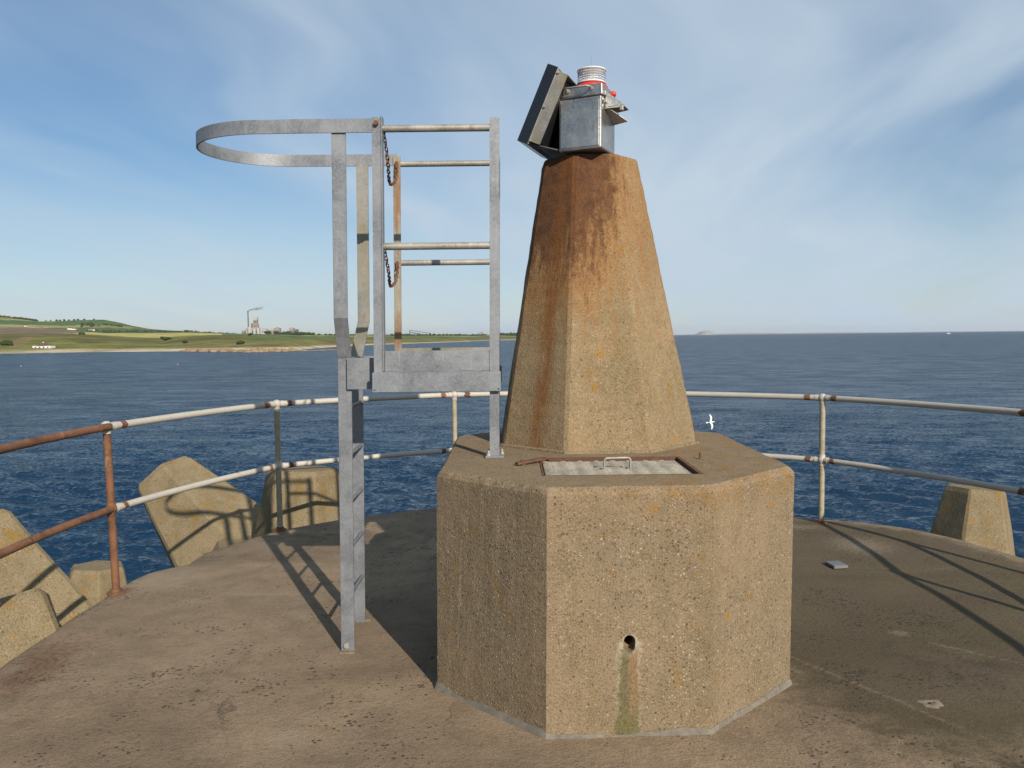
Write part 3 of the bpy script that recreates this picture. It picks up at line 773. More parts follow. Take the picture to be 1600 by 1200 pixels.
MB().tube([lc + uz * 0.104, lc + uz * 0.172], [0.0018, 0.0010], 6).build('bird_spike', MT['stainless'], nav)
# side bracket plates, bolts and the small red cap on the right
def plate(pts, th, name, mat):
    pts = [Vector(p) for p in pts]; n_ = (pts[1] - pts[0]).cross(pts[2] - pts[0]).normalized() * th / 2
    return MB().loft([[p - n_ for p in pts], [p + n_ for p in pts]]).build(name, mat, nav)
plate([L(0.1225, -0.06, lid_z0 + 0.03), L(0.215, -0.03, lid_z0 - 0.045), L(0.1225, -0.06, lid_z0 - 0.05)], 0.006, 'side_bracket', MT['stainless'])
plate([L(0.121, -0.07, lid_z0 - 0.045), L(0.220, 0.02, lid_z0 - 0.118), L(0.121, 0.05, lid_z0 - 0.122), ], 0.006, 'side_hood', MT['stainless'])
plate([L(0.121, -0.07, lid_z0 - 0.060), L(0.215, -0.03, lid_z0 - 0.050), L(0.213, 0.05, lid_z0 - 0.050), L(0.121, 0.05, lid_z0 - 0.060)], 0.005, 'side_shelf', MT['galv_old'])
for p_ in (L(0.126, -0.09, lid_z0 + 0.01), L(0.13, -0.085, lid_z0 - 0.028), L(0.20, -0.03, lid_z0 - 0.06)):
    MB().obox(p_, ux * 0.009, uy * 0.011, uz * 0.012).build('bracket_bolt', MT['bolt'], nav, bevel=0.003)
MB().tube([L(0.112, 0.05, lid_z0 + 0.040), L(0.134, 0.05, lid_z0 + 0.042), L(0.142, 0.05, lid_z0 + 0.042)], [0.016, 0.016, 0.009], 16).build('red_cap', MT['red'], nav, smooth=True)
# solar panel leaning over the left side: face up and to the left, seen on its edge
pw = Vector((0.33, 0.944, 0)).normalized()                     # across, away from the camera
pu = Vector((0.385, -0.135, 0.92)).normalized()                # up the lean
pn = pu.cross(pw).normalized()                                 # panel face, towards the upper left
if pn.x > 0: pn = -pn
pcn = Vector((0.215, 4.475, 2.805))
LEN, WID = 0.208, 0.215
def P(a, b_, c): return pcn + pu * a + pw * b_ + pn * c
sp_ = MB().obox(P(0, 0, 0.034), pu * LEN, pw * WID, pn * 0.030).build('solar_panel', MT['panel'], nav, bevel=0.002)
MB().obox(P(0, 0, 0.0), pu * (LEN - 0.004), pw * (WID - 0.003), pn * 0.0035).build('panel_flange', MT['galv_rail'], sp_)
tray = MB()
tray.obox(P(0.0, -WID + 0.004, -0.034), pu * (LEN - 0.02), pw * 0.002, pn * 0.030)
tray.obox(P(0.0, WID - 0.004, -0.034), pu * (LEN - 0.02), pw * 0.002, pn * 0.030)
tray.obox(P(LEN - 0.022, 0, -0.034), pu * 0.002, pw * (WID - 0.007), pn * 0.030)
tray.build('panel_tray', MT['galv_old'], sp_)
MB().obox(P(-0.02, 0, -0.055), pu * (LEN - 0.05), pw * (WID - 0.02), pn * 0.004).build('panel_back', MT['black'], nav)  # back, strut and web are black to paint the shaded hollow under the panel
MB().loft([[P(-LEN + 0.01, -WID + 0.02, -0.005), P(-LEN + 0.01, WID - 0.02, -0.005), L(-0.125, 0.12, 0.02), L(-0.125, -0.10, 0.02)],
           [P(-LEN + 0.012, -WID + 0.02, -0.001), P(-LEN + 0.012, WID - 0.02, -0.001), L(-0.125, 0.12, 0.026), L(-0.125, -0.10, 0.026)]]).build('panel_strut', MT['black'], nav)
MB().loft([[P(-LEN * 0.9, 0.02, -0.03), P(LEN * 0.5, 0.02, -0.03), L(-0.122, 0.02, 0.26), L(-0.122, 0.02, 0.03)],
           [P(-LEN * 0.9, 0.05, -0.03), P(LEN * 0.5, 0.05, -0.03), L(-0.122, 0.05, 0.26), L(-0.122, 0.05, 0.03)]]).build('panel_web', MT['black'], nav)
for a in (-LEN + 0.025, 0, LEN - 0.025):
    MB().tube([P(a, -WID + 0.001, -0.010), P(a, -WID - 0.006, -0.010)], 0.007, 8).build('panel_bolt', MT['bolt'], sp_)
tag(nav, 'steel navigation light with clear lens, red base and leaning solar panel on the pillar', 'beacon light')

# ------------------------------------------------------------------ ladder and access platform
GN, GF = 3.93, 4.66            # near and far sides of the walk-through
apl = empty('access_platform', (-0.85, 4.22, 0))
g = MT['galv']
SX = -0.855
def stringer(y_low, y_up, mat, upper=None, SX=SX):
    pts = [(SX, y_low, 0.0), (SX, y_low, 1.50), (SX, y_up, 1.70), (SX, y_up, 2.600)]
    mb = MB(); w2, t2 = 0.034, 0.006; vs = []
    for (x, y, z) in pts:
        vs += [(x - w2, y - t2, z), (x + w2, y - t2, z), (x + w2, y + t2, z), (x - w2, y + t2, z)]
    fs = [(0, 1, 2, 3), (15, 14, 13, 12)]
    for i in range(3):
        for k in range(4): fs.append((i * 4 + k, i * 4 + (k + 1) % 4, i * 4 + 4 + (k + 1) % 4, i * 4 + 4 + k))
    mb.add(vs, fs)
    if upper is None: return mb.build('stringer', mat, apl, bevel=0.0015)
    lo_, up_ = MB(), MB()
    lo_.add(vs[:8], fs[2:6] + [(0, 1, 2, 3), (7, 6, 5, 4)])
    up_.add(vs[4:], fs[2:6] + [(4, 5, 9, 8), (5, 6, 10, 9), (6, 7, 11, 10), (7, 4, 8, 11), (0, 1, 2, 3), (11, 10, 9, 8)])
    lo_.build('stringer', mat, apl); return up_.build('stringer_extension', upper, apl)
stringer(4.01, GN, g); stringer(4.43, GF, g, MT['galv_old'], -0.877)
for k in range(6):
    z = 0.27 + 0.2445 * k
    MB().tube([(SX, 4.014, z), (SX, 4.426, z)], 0.0105, 10).build('rung', g, apl, smooth=True)
MB().tube([(SX - 0.005, 4.004, 0.035), (SX - 0.005, 3.992, 0.035)], 0.014, 10).build('foot_bolt', MT['bolt'], apl)
MB().box(SX - 0.04, SX + 0.04, 3.975, 4.003, -0.006, 0.008).build('foot_cleat', MT['galv_rust'], apl, bevel=0.002)
MB().box(SX - 0.04, SX + 0.04, 4.437, 4.465, -0.006, 0.008).build('foot_cleat', MT['galv_rust'], apl, bevel=0.002)
# hoop
HZ = 2.622
hx0 = -0.690
path = [(hx0, GN - 0.012, HZ), (-1.0, GN - 0.012, HZ), (-1.22, GN - 0.006, HZ)]
cyh, ry, rx = (GN + GF) / 2, (GF - GN) / 2 + 0.010, 0.458
for k in range(1, 32):
    a = math.pi * k / 32
    path.append((-1.20 - rx * math.sin(a) ** 0.9, cyh - ry * math.cos(a), HZ))
path += [(-1.22, GF + 0.006, HZ), (-1.0, GF + 0.012, HZ), (hx0 + 0.01, GF + 0.012, HZ)]
MB().strip(path, (0, 0, 1), 0.066, lambda t: Vector((-t.y, t.x, 0)).normalized(), 0.009).build('safety_hoop', g, apl, smooth=True)
# posts: angles at the near corners, flat bars on the far side
def angle_post(x, y, z0, z1, sx, mat, wd=0.046):
    mb = MB()
    t = 0.006
    plan = ((x, y), (x + sx * wd, y), (x + sx * wd, y + t), (x + sx * t, y + t), (x + sx * t, y + wd), (x, y + wd))
    mb.add([(xa, ya, za) for za in (z0, z1) for (xa, ya) in plan],
           [(0, 1, 2, 3, 4, 5), (11, 10, 9, 8, 7, 6)] + [(k, (k + 1) % 6, 6 + (k + 1) % 6, 6 + k) for k in range(6)])
    return mb.build('post', mat, apl)
PXL, PXR = -0.700, -0.126
angle_post(PXL + 0.052, GN - 0.018, 1.335, 2.660, -1, g, 0.044)
MB().box(PXL + 0.0525, PXL + 0.058, GN - 0.024, GN + 0.03, 1.44, 2.664).build('post_web', g, apl)
angle_post(PXR, GN - 0.006, BT + 0.010, 2.655, 1, MT['galv'], 0.048)
MB().box(PXL, PXL + 0.042, GF, GF + 0.007, 1.36, 2.640).build('post', MT['galv_rust'], apl, bevel=0.001)
angle_post(PXR + 0.0, GF + 0.01, BT + 0.004, 2.640, 1, MT['galv'], 0.040)
MB().box(PXR - 0.022, PXR + 0.070, GN - 0.03, GN + 0.065, BT + 0.000, BT + 0.010).build('base_plate', g, apl, bevel=0.002)
for (bx2, by2) in ((PXR - 0.006, GN - 0.012), (PXR + 0.060, GN + 0.045), (PXR - 0.006, GN + 0.045)):
    MB().lathe((bx2, by2, BT + 0.008), [(0.011, 0), (0.011, 0.012), (0.006, 0.013), (0.006, 0.028)], 8).build('anchor_bolt', MT['bolt'], apl)
MB().box(PXR - 0.02, PXR + 0.06, GF - 0.02, GF + 0.07, BT, BT + 0.010).build('base_plate', g, apl, bevel=0.002)
for z in (2.612, 2.046):
    MB().tube([(PXL + 0.058, GN + 0.012, z), (PXR + 0.0015, GN + 0.012, z)], 0.0175, 14).build('guard_rail', MT['galv_rail'], apl, smooth=True)
    MB().tube([(PXL + 0.04, GF + 0.02, z - 0.012), (PXR + 0.0015, GF + 0.02, z - 0.012)], 0.0165, 14).build('guard_rail', MT['galv_rail'], apl, smooth=True)
# toe boards, edge beam, floor
MB().box(PXL + 0.060, PXR - 0.001, GN + 0.0, GN + 0.006, 1.437, 1.536).build('toe_board', g, apl)
MB().box(PXL + 0.03, PXR - 0.002, GF + 0.008, GF + 0.014, 1.437, 1.540).build('toe_board', MT['galv_old'], apl)
bm_ = MB().box(PXL + 0.002, PXR + 0.055, GN - 0.036, GN - 0.0255, 1.336, 1.432)
bm_.box(PXL + 0.002, PXR + 0.055, GN - 0.0253, GN - 0.019, 1.422, 1.4318)
bm_.build('edge_beam', g, apl, bevel=0.001)
for hx_ in (PXL + 0.012, PXR + 0.044):
    MB().tube([(hx_, GN - 0.035, 1.347), (hx_, GN - 0.0372, 1.347)], 0.004, 8).build('bolt_hole', MT['black'], apl)
MB().box(PXL + 0.002, PXR + 0.05, GF + 0.0145, GF + 0.021, 1.336, 1.432).build('edge_beam', g, apl)
MB().box(PXL + 0.01, PXR - 0.004, GN - 0.015, GF + 0.006, 1.4195, 1.4355).build('floor_plate', g, apl)
for (xa, xb) in ((-0.58, -0.49), (-0.38, -0.27), (-0.20, -0.17)):
    MB().box(xa, xb, GN - 0.0185, GN - 0.0005, 1.4325, 1.4385).build('weld_seam', g, apl)
# brackets from the ladder to the platform
MB().box(-0.840, PXL + 0.02, 3.985, 3.9915, 1.346, 1.502).build('ladder_bracket', g, apl, bevel=0.001)
MB().box(-0.840, PXL + 0.02, 4.438, 4.4445, 1.346, 1.502).build('ladder_bracket', g, apl, bevel=0.001)
MB().tube([(PXL + 0.030, GN - 0.020, 2.630), (PXL + 0.030, GN - 0.036, 2.630)], 0.012, 10).build('hoop_bolt', MT['rust'], apl)
for z in (2.594, 2.028):
    MB().box(PXL + 0.014, PXL + 0.030, GF - 0.022, GF - 0.0005, z - 0.020, z + 0.015).build('chain_hook', MT['rust'], apl, bevel=0.003)
tag(apl, 'grey galvanised ladder with safety hoop and railed platform beside the plinth', 'ladder platform')

# hanging chains across the walk-through
def link_mesh():
    pts = []
    for k in range(16):
        a = 2 * math.pi * k / 16
        pts.append((0, 0.0075 * math.cos(a), 0.0075 * math.sin(a) + (0.0085 if math.sin(a) >= 0 else -0.0085)))
    mb = MB().tube(pts, 0.0030, 6, closed=True)
    me = bpy.data.meshes.new('chain_link'); me.from_pydata([tuple(p) for p in mb.v], [], mb.f)
    me.polygons.foreach_set('use_smooth', [True] * len(me.polygons)); me.materials.append(MT['rust']); return me
LM = link_mesh()
def chain(a, b_, sag, label):
    a, b_ = Vector(a), Vector(b_)
    ch = empty('safety_chain', a + Vector((LEAN * a.z, 0, 0)))
    N = 400; pts = []
    for i in range(N + 1):
        t = i / N; p = a.lerp(b_, t); p.z -= sag * 4 * t * (1 - t); p.x += 0.006 * math.sin(t * 9); pts.append(p + Vector((LEAN * p.z, 0, 0)))
    step_ = 0.0262; acc = 0; nxt = 0.013; k = 0
    for p, q in zip(pts, pts[1:]):
        seg_ = (q - p).length
        if acc + seg_ >= nxt:
            c = p + (q - p) * ((nxt - acc) / seg_); d = (q - p).normalized()
            o = bpy.data.objects.new('chain_link', LM); COL.objects.link(o); o.parent = ch
            qd = d.to_track_quat('Z', 'X') @ Matrix.Rotation(R(90) * (k % 2) + R(30) + random.uniform(-.3, .3), 3, 'Z').to_quaternion()
            o.rotation_mode = 'QUATERNION'; o.rotation_quaternion = qd; o.location = c - ORG[ch.name]
            nxt += step_; k += 1
        acc += seg_
    tag(ch, label, 'chain', 'safety chains on the platform')
chain((-0.642, 3.945, 2.615), (-0.677, 4.640, 2.578), 0.175, 'upper rusty chain hanging between the platform posts')
chain((-0.642, 3.945, 2.035), (-0.677, 4.640, 2.020), 0.150, 'lower rusty chain hanging between the platform posts')

# ------------------------------------------------------------------ railing round the pier head
LEAN = 0.0
rl = empty('guard_railing', (PC.x, PC.y, 0))
RT, RM = 1.06, 0.535
def bulge(p, q, z):
    """rails are bent slightly to the curve of the head"""
    pts = []
    for i in range(9):
        t = i / 8; x = p[0] + (q[0] - p[0]) * t; y = p[1] + (q[1] - p[1]) * t
        d = Vector((x - PC.x, y - PC.y, 0)).normalized() * (0.055 * 4 * t * (1 - t))
        pts.append((x + d.x, y + d.y, z))
    return pts
for i, (px, py) in enumerate(POSTS):
    rusty = i <= 1
    pm = MT['rust_flake'] if rusty else MT['post_paint']
    lean_ = (-0.02, 0.0) if i == 1 else (0, 0)
    MB().tube([(px, py, -0.02), (px + lean_[0], py, RT)], 0.0235, 16).build('post', pm, rl, smooth=True)
    for z in (RT, RM):
        bl_ = MB(); 
        prof_ = [(0.0245, -0.046), (0.027, -0.044)] + [(0.036 * math.cos(a_), 0.036 * math.sin(a_)) for a_ in np.linspace(-0.75, 1.3 if z == RT else 0.75, 9)]
        if z != RT: prof_ += [(0.027, 0.044), (0.0245, 0.046)]
        bl_.lathe((px + lean_[0] * z / RT, py, z), prof_, 16)
        bl_.build('ball_joint', MT['rust_flake'] if (rusty and z == RM) else MT['white'], rl, smooth=True)
    MB().lathe((px, py, -0.015), [(0.058, 0), (0.055, 0.014), (0.036, 0.019), (0.031, 0.034), (0.026, 0.036)], 18).build('base_flange', MT['rust'], rl, smooth=True)
for i in range(len(POSTS) - 1):
    p, q = POSTS[i], POSTS[i + 1]
    for z in (RT, RM):
        pts = bulge(p, q, z)
        MB().tube(pts, 0.0225 if z == RM else 0.024, 16).build('rail', MT['rust_flake'] if i == 0 else MT['white'], rl, smooth=True)
        if i > 0:
            P0, P1 = Vector(pts[0]), Vector(pts[1]); d = (P1 - P0).normalized()
            Q0, Q1 = Vector(pts[-1]), Vector(pts[-2]); e_ = (Q1 - Q0).normalized()
            for (O, D) in ((P0, d), (Q0, e_)):
                MB().tube([O + D * 0.030, O + D * 0.058], 0.0268, 14).build('rail_socket', MT['white'], rl, smooth=True)
                a0 = random.uniform(0.075, 0.10); a1 = a0 + random.uniform(0.035, 0.07)
                side = D.cross(Vector((0, 0, 1))).normalized(); rs_ = 0.0232 if z == RM else 0.0247; rings_ = []
                for f_, rr_ in ((0.0, rs_ - 0.0012), (0.12, rs_), (0.88, rs_), (1.0, rs_ - 0.0012)):
                    rings_.append([O + D * (a0 + (a1 - a0) * f_ + (random.uniform(-0.018, 0.018) if f_ in (0.0, 1.0) else 0)) + (side * math.cos(2 * math.pi * k / 14) + Vector((0, 0, math.sin(2 * math.pi * k / 14)))) * rr_ for k in range(14)])
                MB().loft(rings_).build('rust_patch', MT['rust'], rl, smooth=True)
tag(rl, 'two-rail tubular railing, white and rusted, round the edge of the pier head', 'railing')

# ------------------------------------------------------------------ bits on the deck
mp = MB().obox((2.215, 5.41, 0.012), Vector((0.050, 0.006, 0)), Vector((-0.008, 0.060, 0)), Vector((0.0, 0, 0.010))).build('metal_plate', galvanised('bare_plate', tint=(0.14, 0.143, 0.148), streak=0.1, metal=0.0), None, (2.215, 5.41, 0), bevel=0.002)
tag(mp, 'small square grey metal plate lying on the mossy deck', 'plate')
def patch(x, y, rx_, ry_, th, name, label, seed, mat, hole=False):
    rnd = random.Random(seed); n_ = 40
    rad = [1 + 0.45 * noise.noise(Vector((1.6 * math.cos(6.2832 * i / n_), 1.6 * math.sin(6.2832 * i / n_), seed * 2.3))) + 0.12 * noise.noise(Vector((5 * math.cos(6.2832 * i / n_), 5 * math.sin(6.2832 * i / n_), seed))) for i in range(n_)]
    def ring_(k, z): return [(x + rx_ * k * rad[i] * math.cos(2 * math.pi * i / n_), y + ry_ * k * rad[i] * math.sin(2 * math.pi * i / n_), z) for i in range(n_)]
    rs_ = [ring_(1.0, -0.012), ring_(0.93, th * 0.6), ring_(0.72, th), ring_(0.40, th * 0.9)]
    rs_ += [ring_(0.30, -0.004), ring_(0.05, -0.006)] if hole else [ring_(0.05, th)]
    o = MB().loft(rs_).build(name, mat, None, (x, y, 0), smooth=True)
    tag(o, label, 'patch'); return o
pp = patch(1.79, 3.36, 0.050, 0.044, 0.006, 'mortar_patch', 'pale round mortar patch with a rusty hole on the right of the deck', 3, plain('hole_mortar', (0.20, 0.17, 0.13), 0.95, 0, 0.4, 40), True)
MB().lathe((1.795, 3.352, -0.006), [(0.014, 0), (0.013, 0.012), (0.006, 0.014)], 10).build('rusty_stub', MT['rust'], pp)

# ------------------------------------------------------------------ concrete armour units outside the head
def armour(tip, axis, twist, label, Ltip=1.25, r0=0.70, r1=0.40, spin=0.0):
    tip = Vector(tip); ax = Vector(axis).normalized(); c = tip - ax * Ltip
    ref = Vector((0, 0, 1)) if abs(ax.z) < 0.9 else Vector((0, 1, 0))
    e1 = ax.cross(ref).normalized(); e2 = ax.cross(e1)
    au = empty('armour_unit', c)
    dirs = [ax]
    for k in range(3):
        a = twist + k * 2 * math.pi / 3
        dirs.append((-ax / 3 + (e1 * math.cos(a) + e2 * math.sin(a)) * 0.9428).normalized())
    for d in dirs:
        face = Vector((math.sin(spin), -math.cos(spin), 0.12))           # one flat of the leg looks this way
        a1 = face - d * face.dot(d)
        if a1.length < 0.3: a1 = Vector((0, 0, 1)) - d * d.z
        a1.normalize(); a2 = d.cross(a1)
        rings = []
        for t, rr_ in ((0.0, r0), (0.25, r0 * 0.75 + r1 * 0.25), (0.5, (r0 + r1) / 2), (0.75, r0 * 0.25 + r1 * 0.75), (0.965, r1 * 1.02), (1.0, r1 * 0.93)):
            rg_ = []
            for k in range(6):
                for s in (-0.045, 0.045):
                    an = math.pi / 6 + 2 * math.pi * k / 6 + s
                    p_ = c + d * (Ltip * t) + (a1 * math.cos(an) + a2 * math.sin(an)) * rr_ * 1.06
                    rg_.append(p_ + Vector((noise.noise(p_ * 3.1), noise.noise(p_ * 3.7), noise.noise(p_ * 2.9))) * 0.012)
            rings.append(rg_)
        MB().loft(rings).build('leg', MT['armour'], au)
    tag(au, label, 'armour unit', 'concrete sea defence units')
    return au
armour((-4.16, 9.45, -0.02), (-0.72, 0.26, 0.72), 1.6, 'leaning concrete armour unit crossed by the hoop shadow, left of the ladder', Ltip=1.75, r0=0.74, r1=0.35)
armour((-2.20, 8.35, 0.245), (0.02, 0.06, 1.0), 1.1, 'upright concrete armour unit close behind the left rail post', Ltip=1.6, r0=0.62, r1=0.36)
armour((-4.30, 6.15, 0.10), (-0.52, 0.10, 0.80), 2.1, 'concrete armour unit leaning at the far left edge behind the rusty rail', Ltip=1.6, r0=0.62, r1=0.38)
armour((-5.28, 10.0, -1.24), (0.05, 0.05, 1.0), 0.2, 'low concrete armour unit showing only its tip beside the rusty post', r0=0.55, r1=0.31)
armour((-3.22, 4.62, 0.04), (-0.25, 0.15, 0.9), 0.6, 'lichened concrete armour unit nearest the lower left corner', r0=0.62, r1=0.42)
armour((5.02, 8.60, -0.09), (0.10, 0.06, 1.0), 0.5, 'upright concrete armour unit beyond the right end of the railing', Ltip=1.5, r0=0.58, r1=0.285, spin=-0.16)

# ------------------------------------------------------------------ far coast
BEAR = [-0.88, -0.76, -0.64, -0.608, -0.5896, -0.56, -0.536, -0.508, -0.488, -0.4736, -0.452, -0.432, -0.4216, -0.4, -0.376, -0.328, -0.28, -0.224, -0.16, -0.08, -0.032, 0.012, 0.048, 0.08]
PROF = [
('shore', [457, 488, 524, 534, 539, 549, 557, 555, 553, 552, 551, 549, 549, 541, 521, 492, 497, 709, 924, 1160, 1543, 1770, 1815, 1858], [-6.4] * 24),
('beach', [489, 522, 561, 571, 577, 587, 595, 593, 592, 591, 589, 588, 587, 579, 557, 526, 531, 759, 989, 1241, 1651, 1894, 1943, 1988], [-5.0, -4.9, -4.9, -4.8, -4.8, -4.7, -4.7, -4.7, -4.7, -4.7, -4.7, -4.7, -4.6, -4.6, -4.4, -4.1, -4.2, -5.0, -5.3, -5.4, -5.1, -4.7, -4.8, -4.9]),
('slope', [548, 586, 629, 640, 647, 658, 668, 666, 664, 663, 661, 659, 658, 649, 625, 590, 596, 851, 1109, 1392, 1851, 2124, 2179, 2230], [0.4, 0.7, 1.0, 1.1, 1.2, 1.2, 1.3, 0.1, -0.7, -1.3, -2.0, -2.6, -2.4, -1.9, -1.3, -1.0, -0.7, -1.0, -1.7, -2.7, -3.1, -2.8, -3.4, -3.9]),
('bank', [700, 743, 794, 807, 815, 828, 839, 837, 835, 833, 831, 829, 828, 817, 789, 749, 755, 1053, 1354, 1684, 2220, 2538, 2602, 2662], [7.3, 7.7, 8.2, 7.8, 7.6, 8.4, 8.6, 7.3, 5.6, 4.0, 2.6, 1.3, 4.0, 6.2, 6.5, 5.5, 4.8, 4.6, 4.2, 3.1, 2.7, 2.3, 0.7, -0.8]),
('dip', [805, 852, 906, 921, 929, 943, 955, 952, 950, 948, 946, 944, 943, 931, 902, 858, 865, 1184, 1506, 1860, 2434, 2775, 2843, 2908], [7.5, 7.9, 8.4, 8.5, 8.6, 8.7, 8.8, 7.3, 5.5, 3.8, 2.7, 1.6, 3.8, 5.7, 5.6, 5.4, 4.5, 4.1, 3.7, 2.5, 2.0, 1.2, -0.5, -2.1]),
('field', [1648, 1686, 1729, 1740, 1747, 1758, 1768, 1766, 1764, 1763, 1761, 1759, 1758, 1749, 1725, 1690, 1696, 1951, 2209, 2492, 2951, 3224, 3279, 3330], [33.4, 32.6, 31.7, 30.4, 29.5, 26.1, 23.4, 19.3, 19.2, 19.0, 18.7, 18.5, 18.3, 18.0, 16.6, 11.8, 10.2, 8.8, 8.1, 6.8, 6.3, 5.3, 3.2, 1.3]),
('hillfoot', [1957, 1988, 2024, 2034, 2039, 2049, 2057, 2055, 2053, 2052, 2051, 2049, 2049, 2041, 2021, 1992, 1997, 2209, 2424, 2660, 3043, 3270, 3315, 3358], [40.9, 39.7, 38.5, 37.4, 36.5, 32.6, 29.4, 27.0, 25.6, 25.0, 24.2, 23.4, 22.9, 22.0, 19.7, 15.2, 12.7, 10.6, 9.7, 8.2, 7.5, 6.4, 4.0, 1.8]),
('hilltop', [3128, 3144, 3162, 3167, 3169, 3174, 3178, 3177, 3176, 3176, 3175, 3174, 3174, 3170, 3160, 3146, 3148, 3254, 3362, 3480, 3671, 3785, 3807, 3829], [136.5, 128.0, 103.2, 92.1, 82.8, 82.7, 86.2, 86.9, 74.4, 62.2, 48.3, 42.6, 40.5, 36.3, 29.0, 19.5, 19.0, 19.0, 16.7, 14.1, 12.5, 10.7, 7.3, 4.3]),
]
SUB = [4, 7, 10, 5, 14, 6, 26]
def land_at(bear, tt):
    """bear: tangent of the bearing; tt: position along the profile (0 shore .. 7 hilltop) -> distance, height"""
    k = min(6, int(tt)); f = tt - k
    d0 = np.interp(bear, BEAR, PROF[k][1]); d1 = np.interp(bear, BEAR, PROF[k + 1][1])
    z0 = np.interp(bear, BEAR, PROF[k][2]); z1 = np.interp(bear, BEAR, PROF[k + 1][2])
    return d0 + (d1 - d0) * f, z0 + (z1 - z0) * f
def lerp3(a, b_, t): return tuple(x + (y - x) * t for x, y in zip(a, b_))
GRASS, SCRUB, STUBBLE, PLOUGH, SAND = (0.25, 0.255, 0.07), (0.17, 0.145, 0.06), (0.62, 0.54, 0.20), (0.28, 0.20, 0.145), (0.66, 0.54, 0.39)
GREEN2, DARK, PALE, RED = (0.14, 0.21, 0.08), (0.06, 0.085, 0.04), (0.46, 0.42, 0.18), (0.36, 0.23, 0.14)
def build_land():
    bears = np.linspace(-0.88, 0.08, 420); tts = []
    for k, n_ in enumerate(SUB): tts += list(np.linspace(k, k + 1, n_, endpoint=False))
    tts += [7.0]
    vs, cols = [], []
    rnd = random.Random(5)
    cellc = {}
    for b_ in bears:
        for tt in tts:
            d, z = land_at(b_, tt)
            x, y = b_ * d, d
            amp = 0.0 if tt < 0.3 else (0.35 if tt < 2 else (0.8 if tt < 5 else 2.0))
            if 0 < tt < 7: z += amp * noise.noise(Vector((x * 0.012, y * 0.012, 0))) 
            vs.append((x, y, z))
            nz = noise.noise(Vector((x * 0.004, y * 0.004, 2.0)))
            nf = noise.noise(Vector((x * 0.02, y * 0.02, 7.0)))
            if tt < 1.0: c = SAND if b_ < -0.1 else lerp3(SAND, (0.45, 0.38, 0.27), 0.5)
            elif tt < 1.18: c = lerp3(SAND, GRASS, (tt - 1) / 0.18)
            elif tt < 4.2:
                c = lerp3(GRASS, SCRUB, max(0, min(1, 0.45 + 1.4 * nf + 0.5 * nz + (0.25 if tt > 2.4 else 0))))
                if b_ > -0.42 and tt < 2.2: c = lerp3(c, RED, 0.30)
                if abs(b_ + 0.612 - 0.012 * (tt - 2)) < 0.010 and 1.5 < tt < 2.8: c = lerp3(c, RED, 0.6)
                if b_ > -0.33 and tt > 2.2: c = lerp3(c, GREEN2, 0.6)
            elif tt < 5.0:
                if b_ < -0.545 + 0.03 * nf: c = PLOUGH
                elif b_ < -0.36: c = STUBBLE
                elif -0.26 < b_ < -0.16: c = lerp3(STUBBLE, PALE, 0.5)
                else: c = lerp3(GREEN2, PALE, max(0, min(1, 0.4 + 2 * nz)))
            elif tt < 6.0:
                c = lerp3(DARK, GREEN2, max(0, min(1, 0.4 + 1.5 * nf))) if b_ > -0.545 else PLOUGH
            else:
                cx_ = math.floor((x + 0.25 * y + 40 * nz) / 330); cy_ = math.floor((z + 3 * nf) / 13)
                key = (cx_, cy_)
                if key not in cellc: cellc[key] = rnd.choice([PALE, GREEN2, GREEN2, PALE, STUBBLE, SCRUB, GRASS, lerp3(PALE, GRASS, 0.5)])
                c = cellc[key]
                u = (x + 0.25 * y + 40 * nz) / 330 - cx_; v = (z + 3 * nf) / 13 - cy_
                if min(u, 1 - u) < 0.02 or min(v, 1 - v) < 0.06: c = lerp3(c, DARK, 0.7)
                if b_ > -0.47: c = lerp3(c, DARK, 0.35)
            cols.append((*c, 1))
    nr = len(tts)
    fs = [(i * nr + j, (i + 1) * nr + j, (i + 1) * nr + j + 1, i * nr + j + 1) for i in range(len(bears) - 1) for j in range(nr - 1)]
    # back slope down to sea level so that the land is a solid ridge
    k0 = len(vs)
    for i in range(len(bears)):
        x, y, z = vs[i * nr + nr - 1]; vs.append((x * 1.2, y * 1.2, -6.5)); cols.append((*GRASS, 1))
    for i in range(len(bears) - 1): fs.append((i * nr + nr - 1, (i + 1) * nr + nr - 1, k0 + i + 1, k0 + i))
    me = bpy.data.meshes.new('coast_hills'); me.from_pydata(vs, [], fs)
    ca = me.color_attributes.new('landuse', 'FLOAT_COLOR', 'POINT'); ca.data.foreach_set('color', np.array(cols, dtype=np.float32).ravel())
    me.polygons.foreach_set('use_smooth', [True] * len(me.polygons)); me.materials.append(MT['land'])
    o = bpy.data.objects.new('coast_hills', me); COL.objects.link(o)
    tag(o, 'low green coast with fields, dunes and a hill across the bay', None, None, 'structure')
build_land()

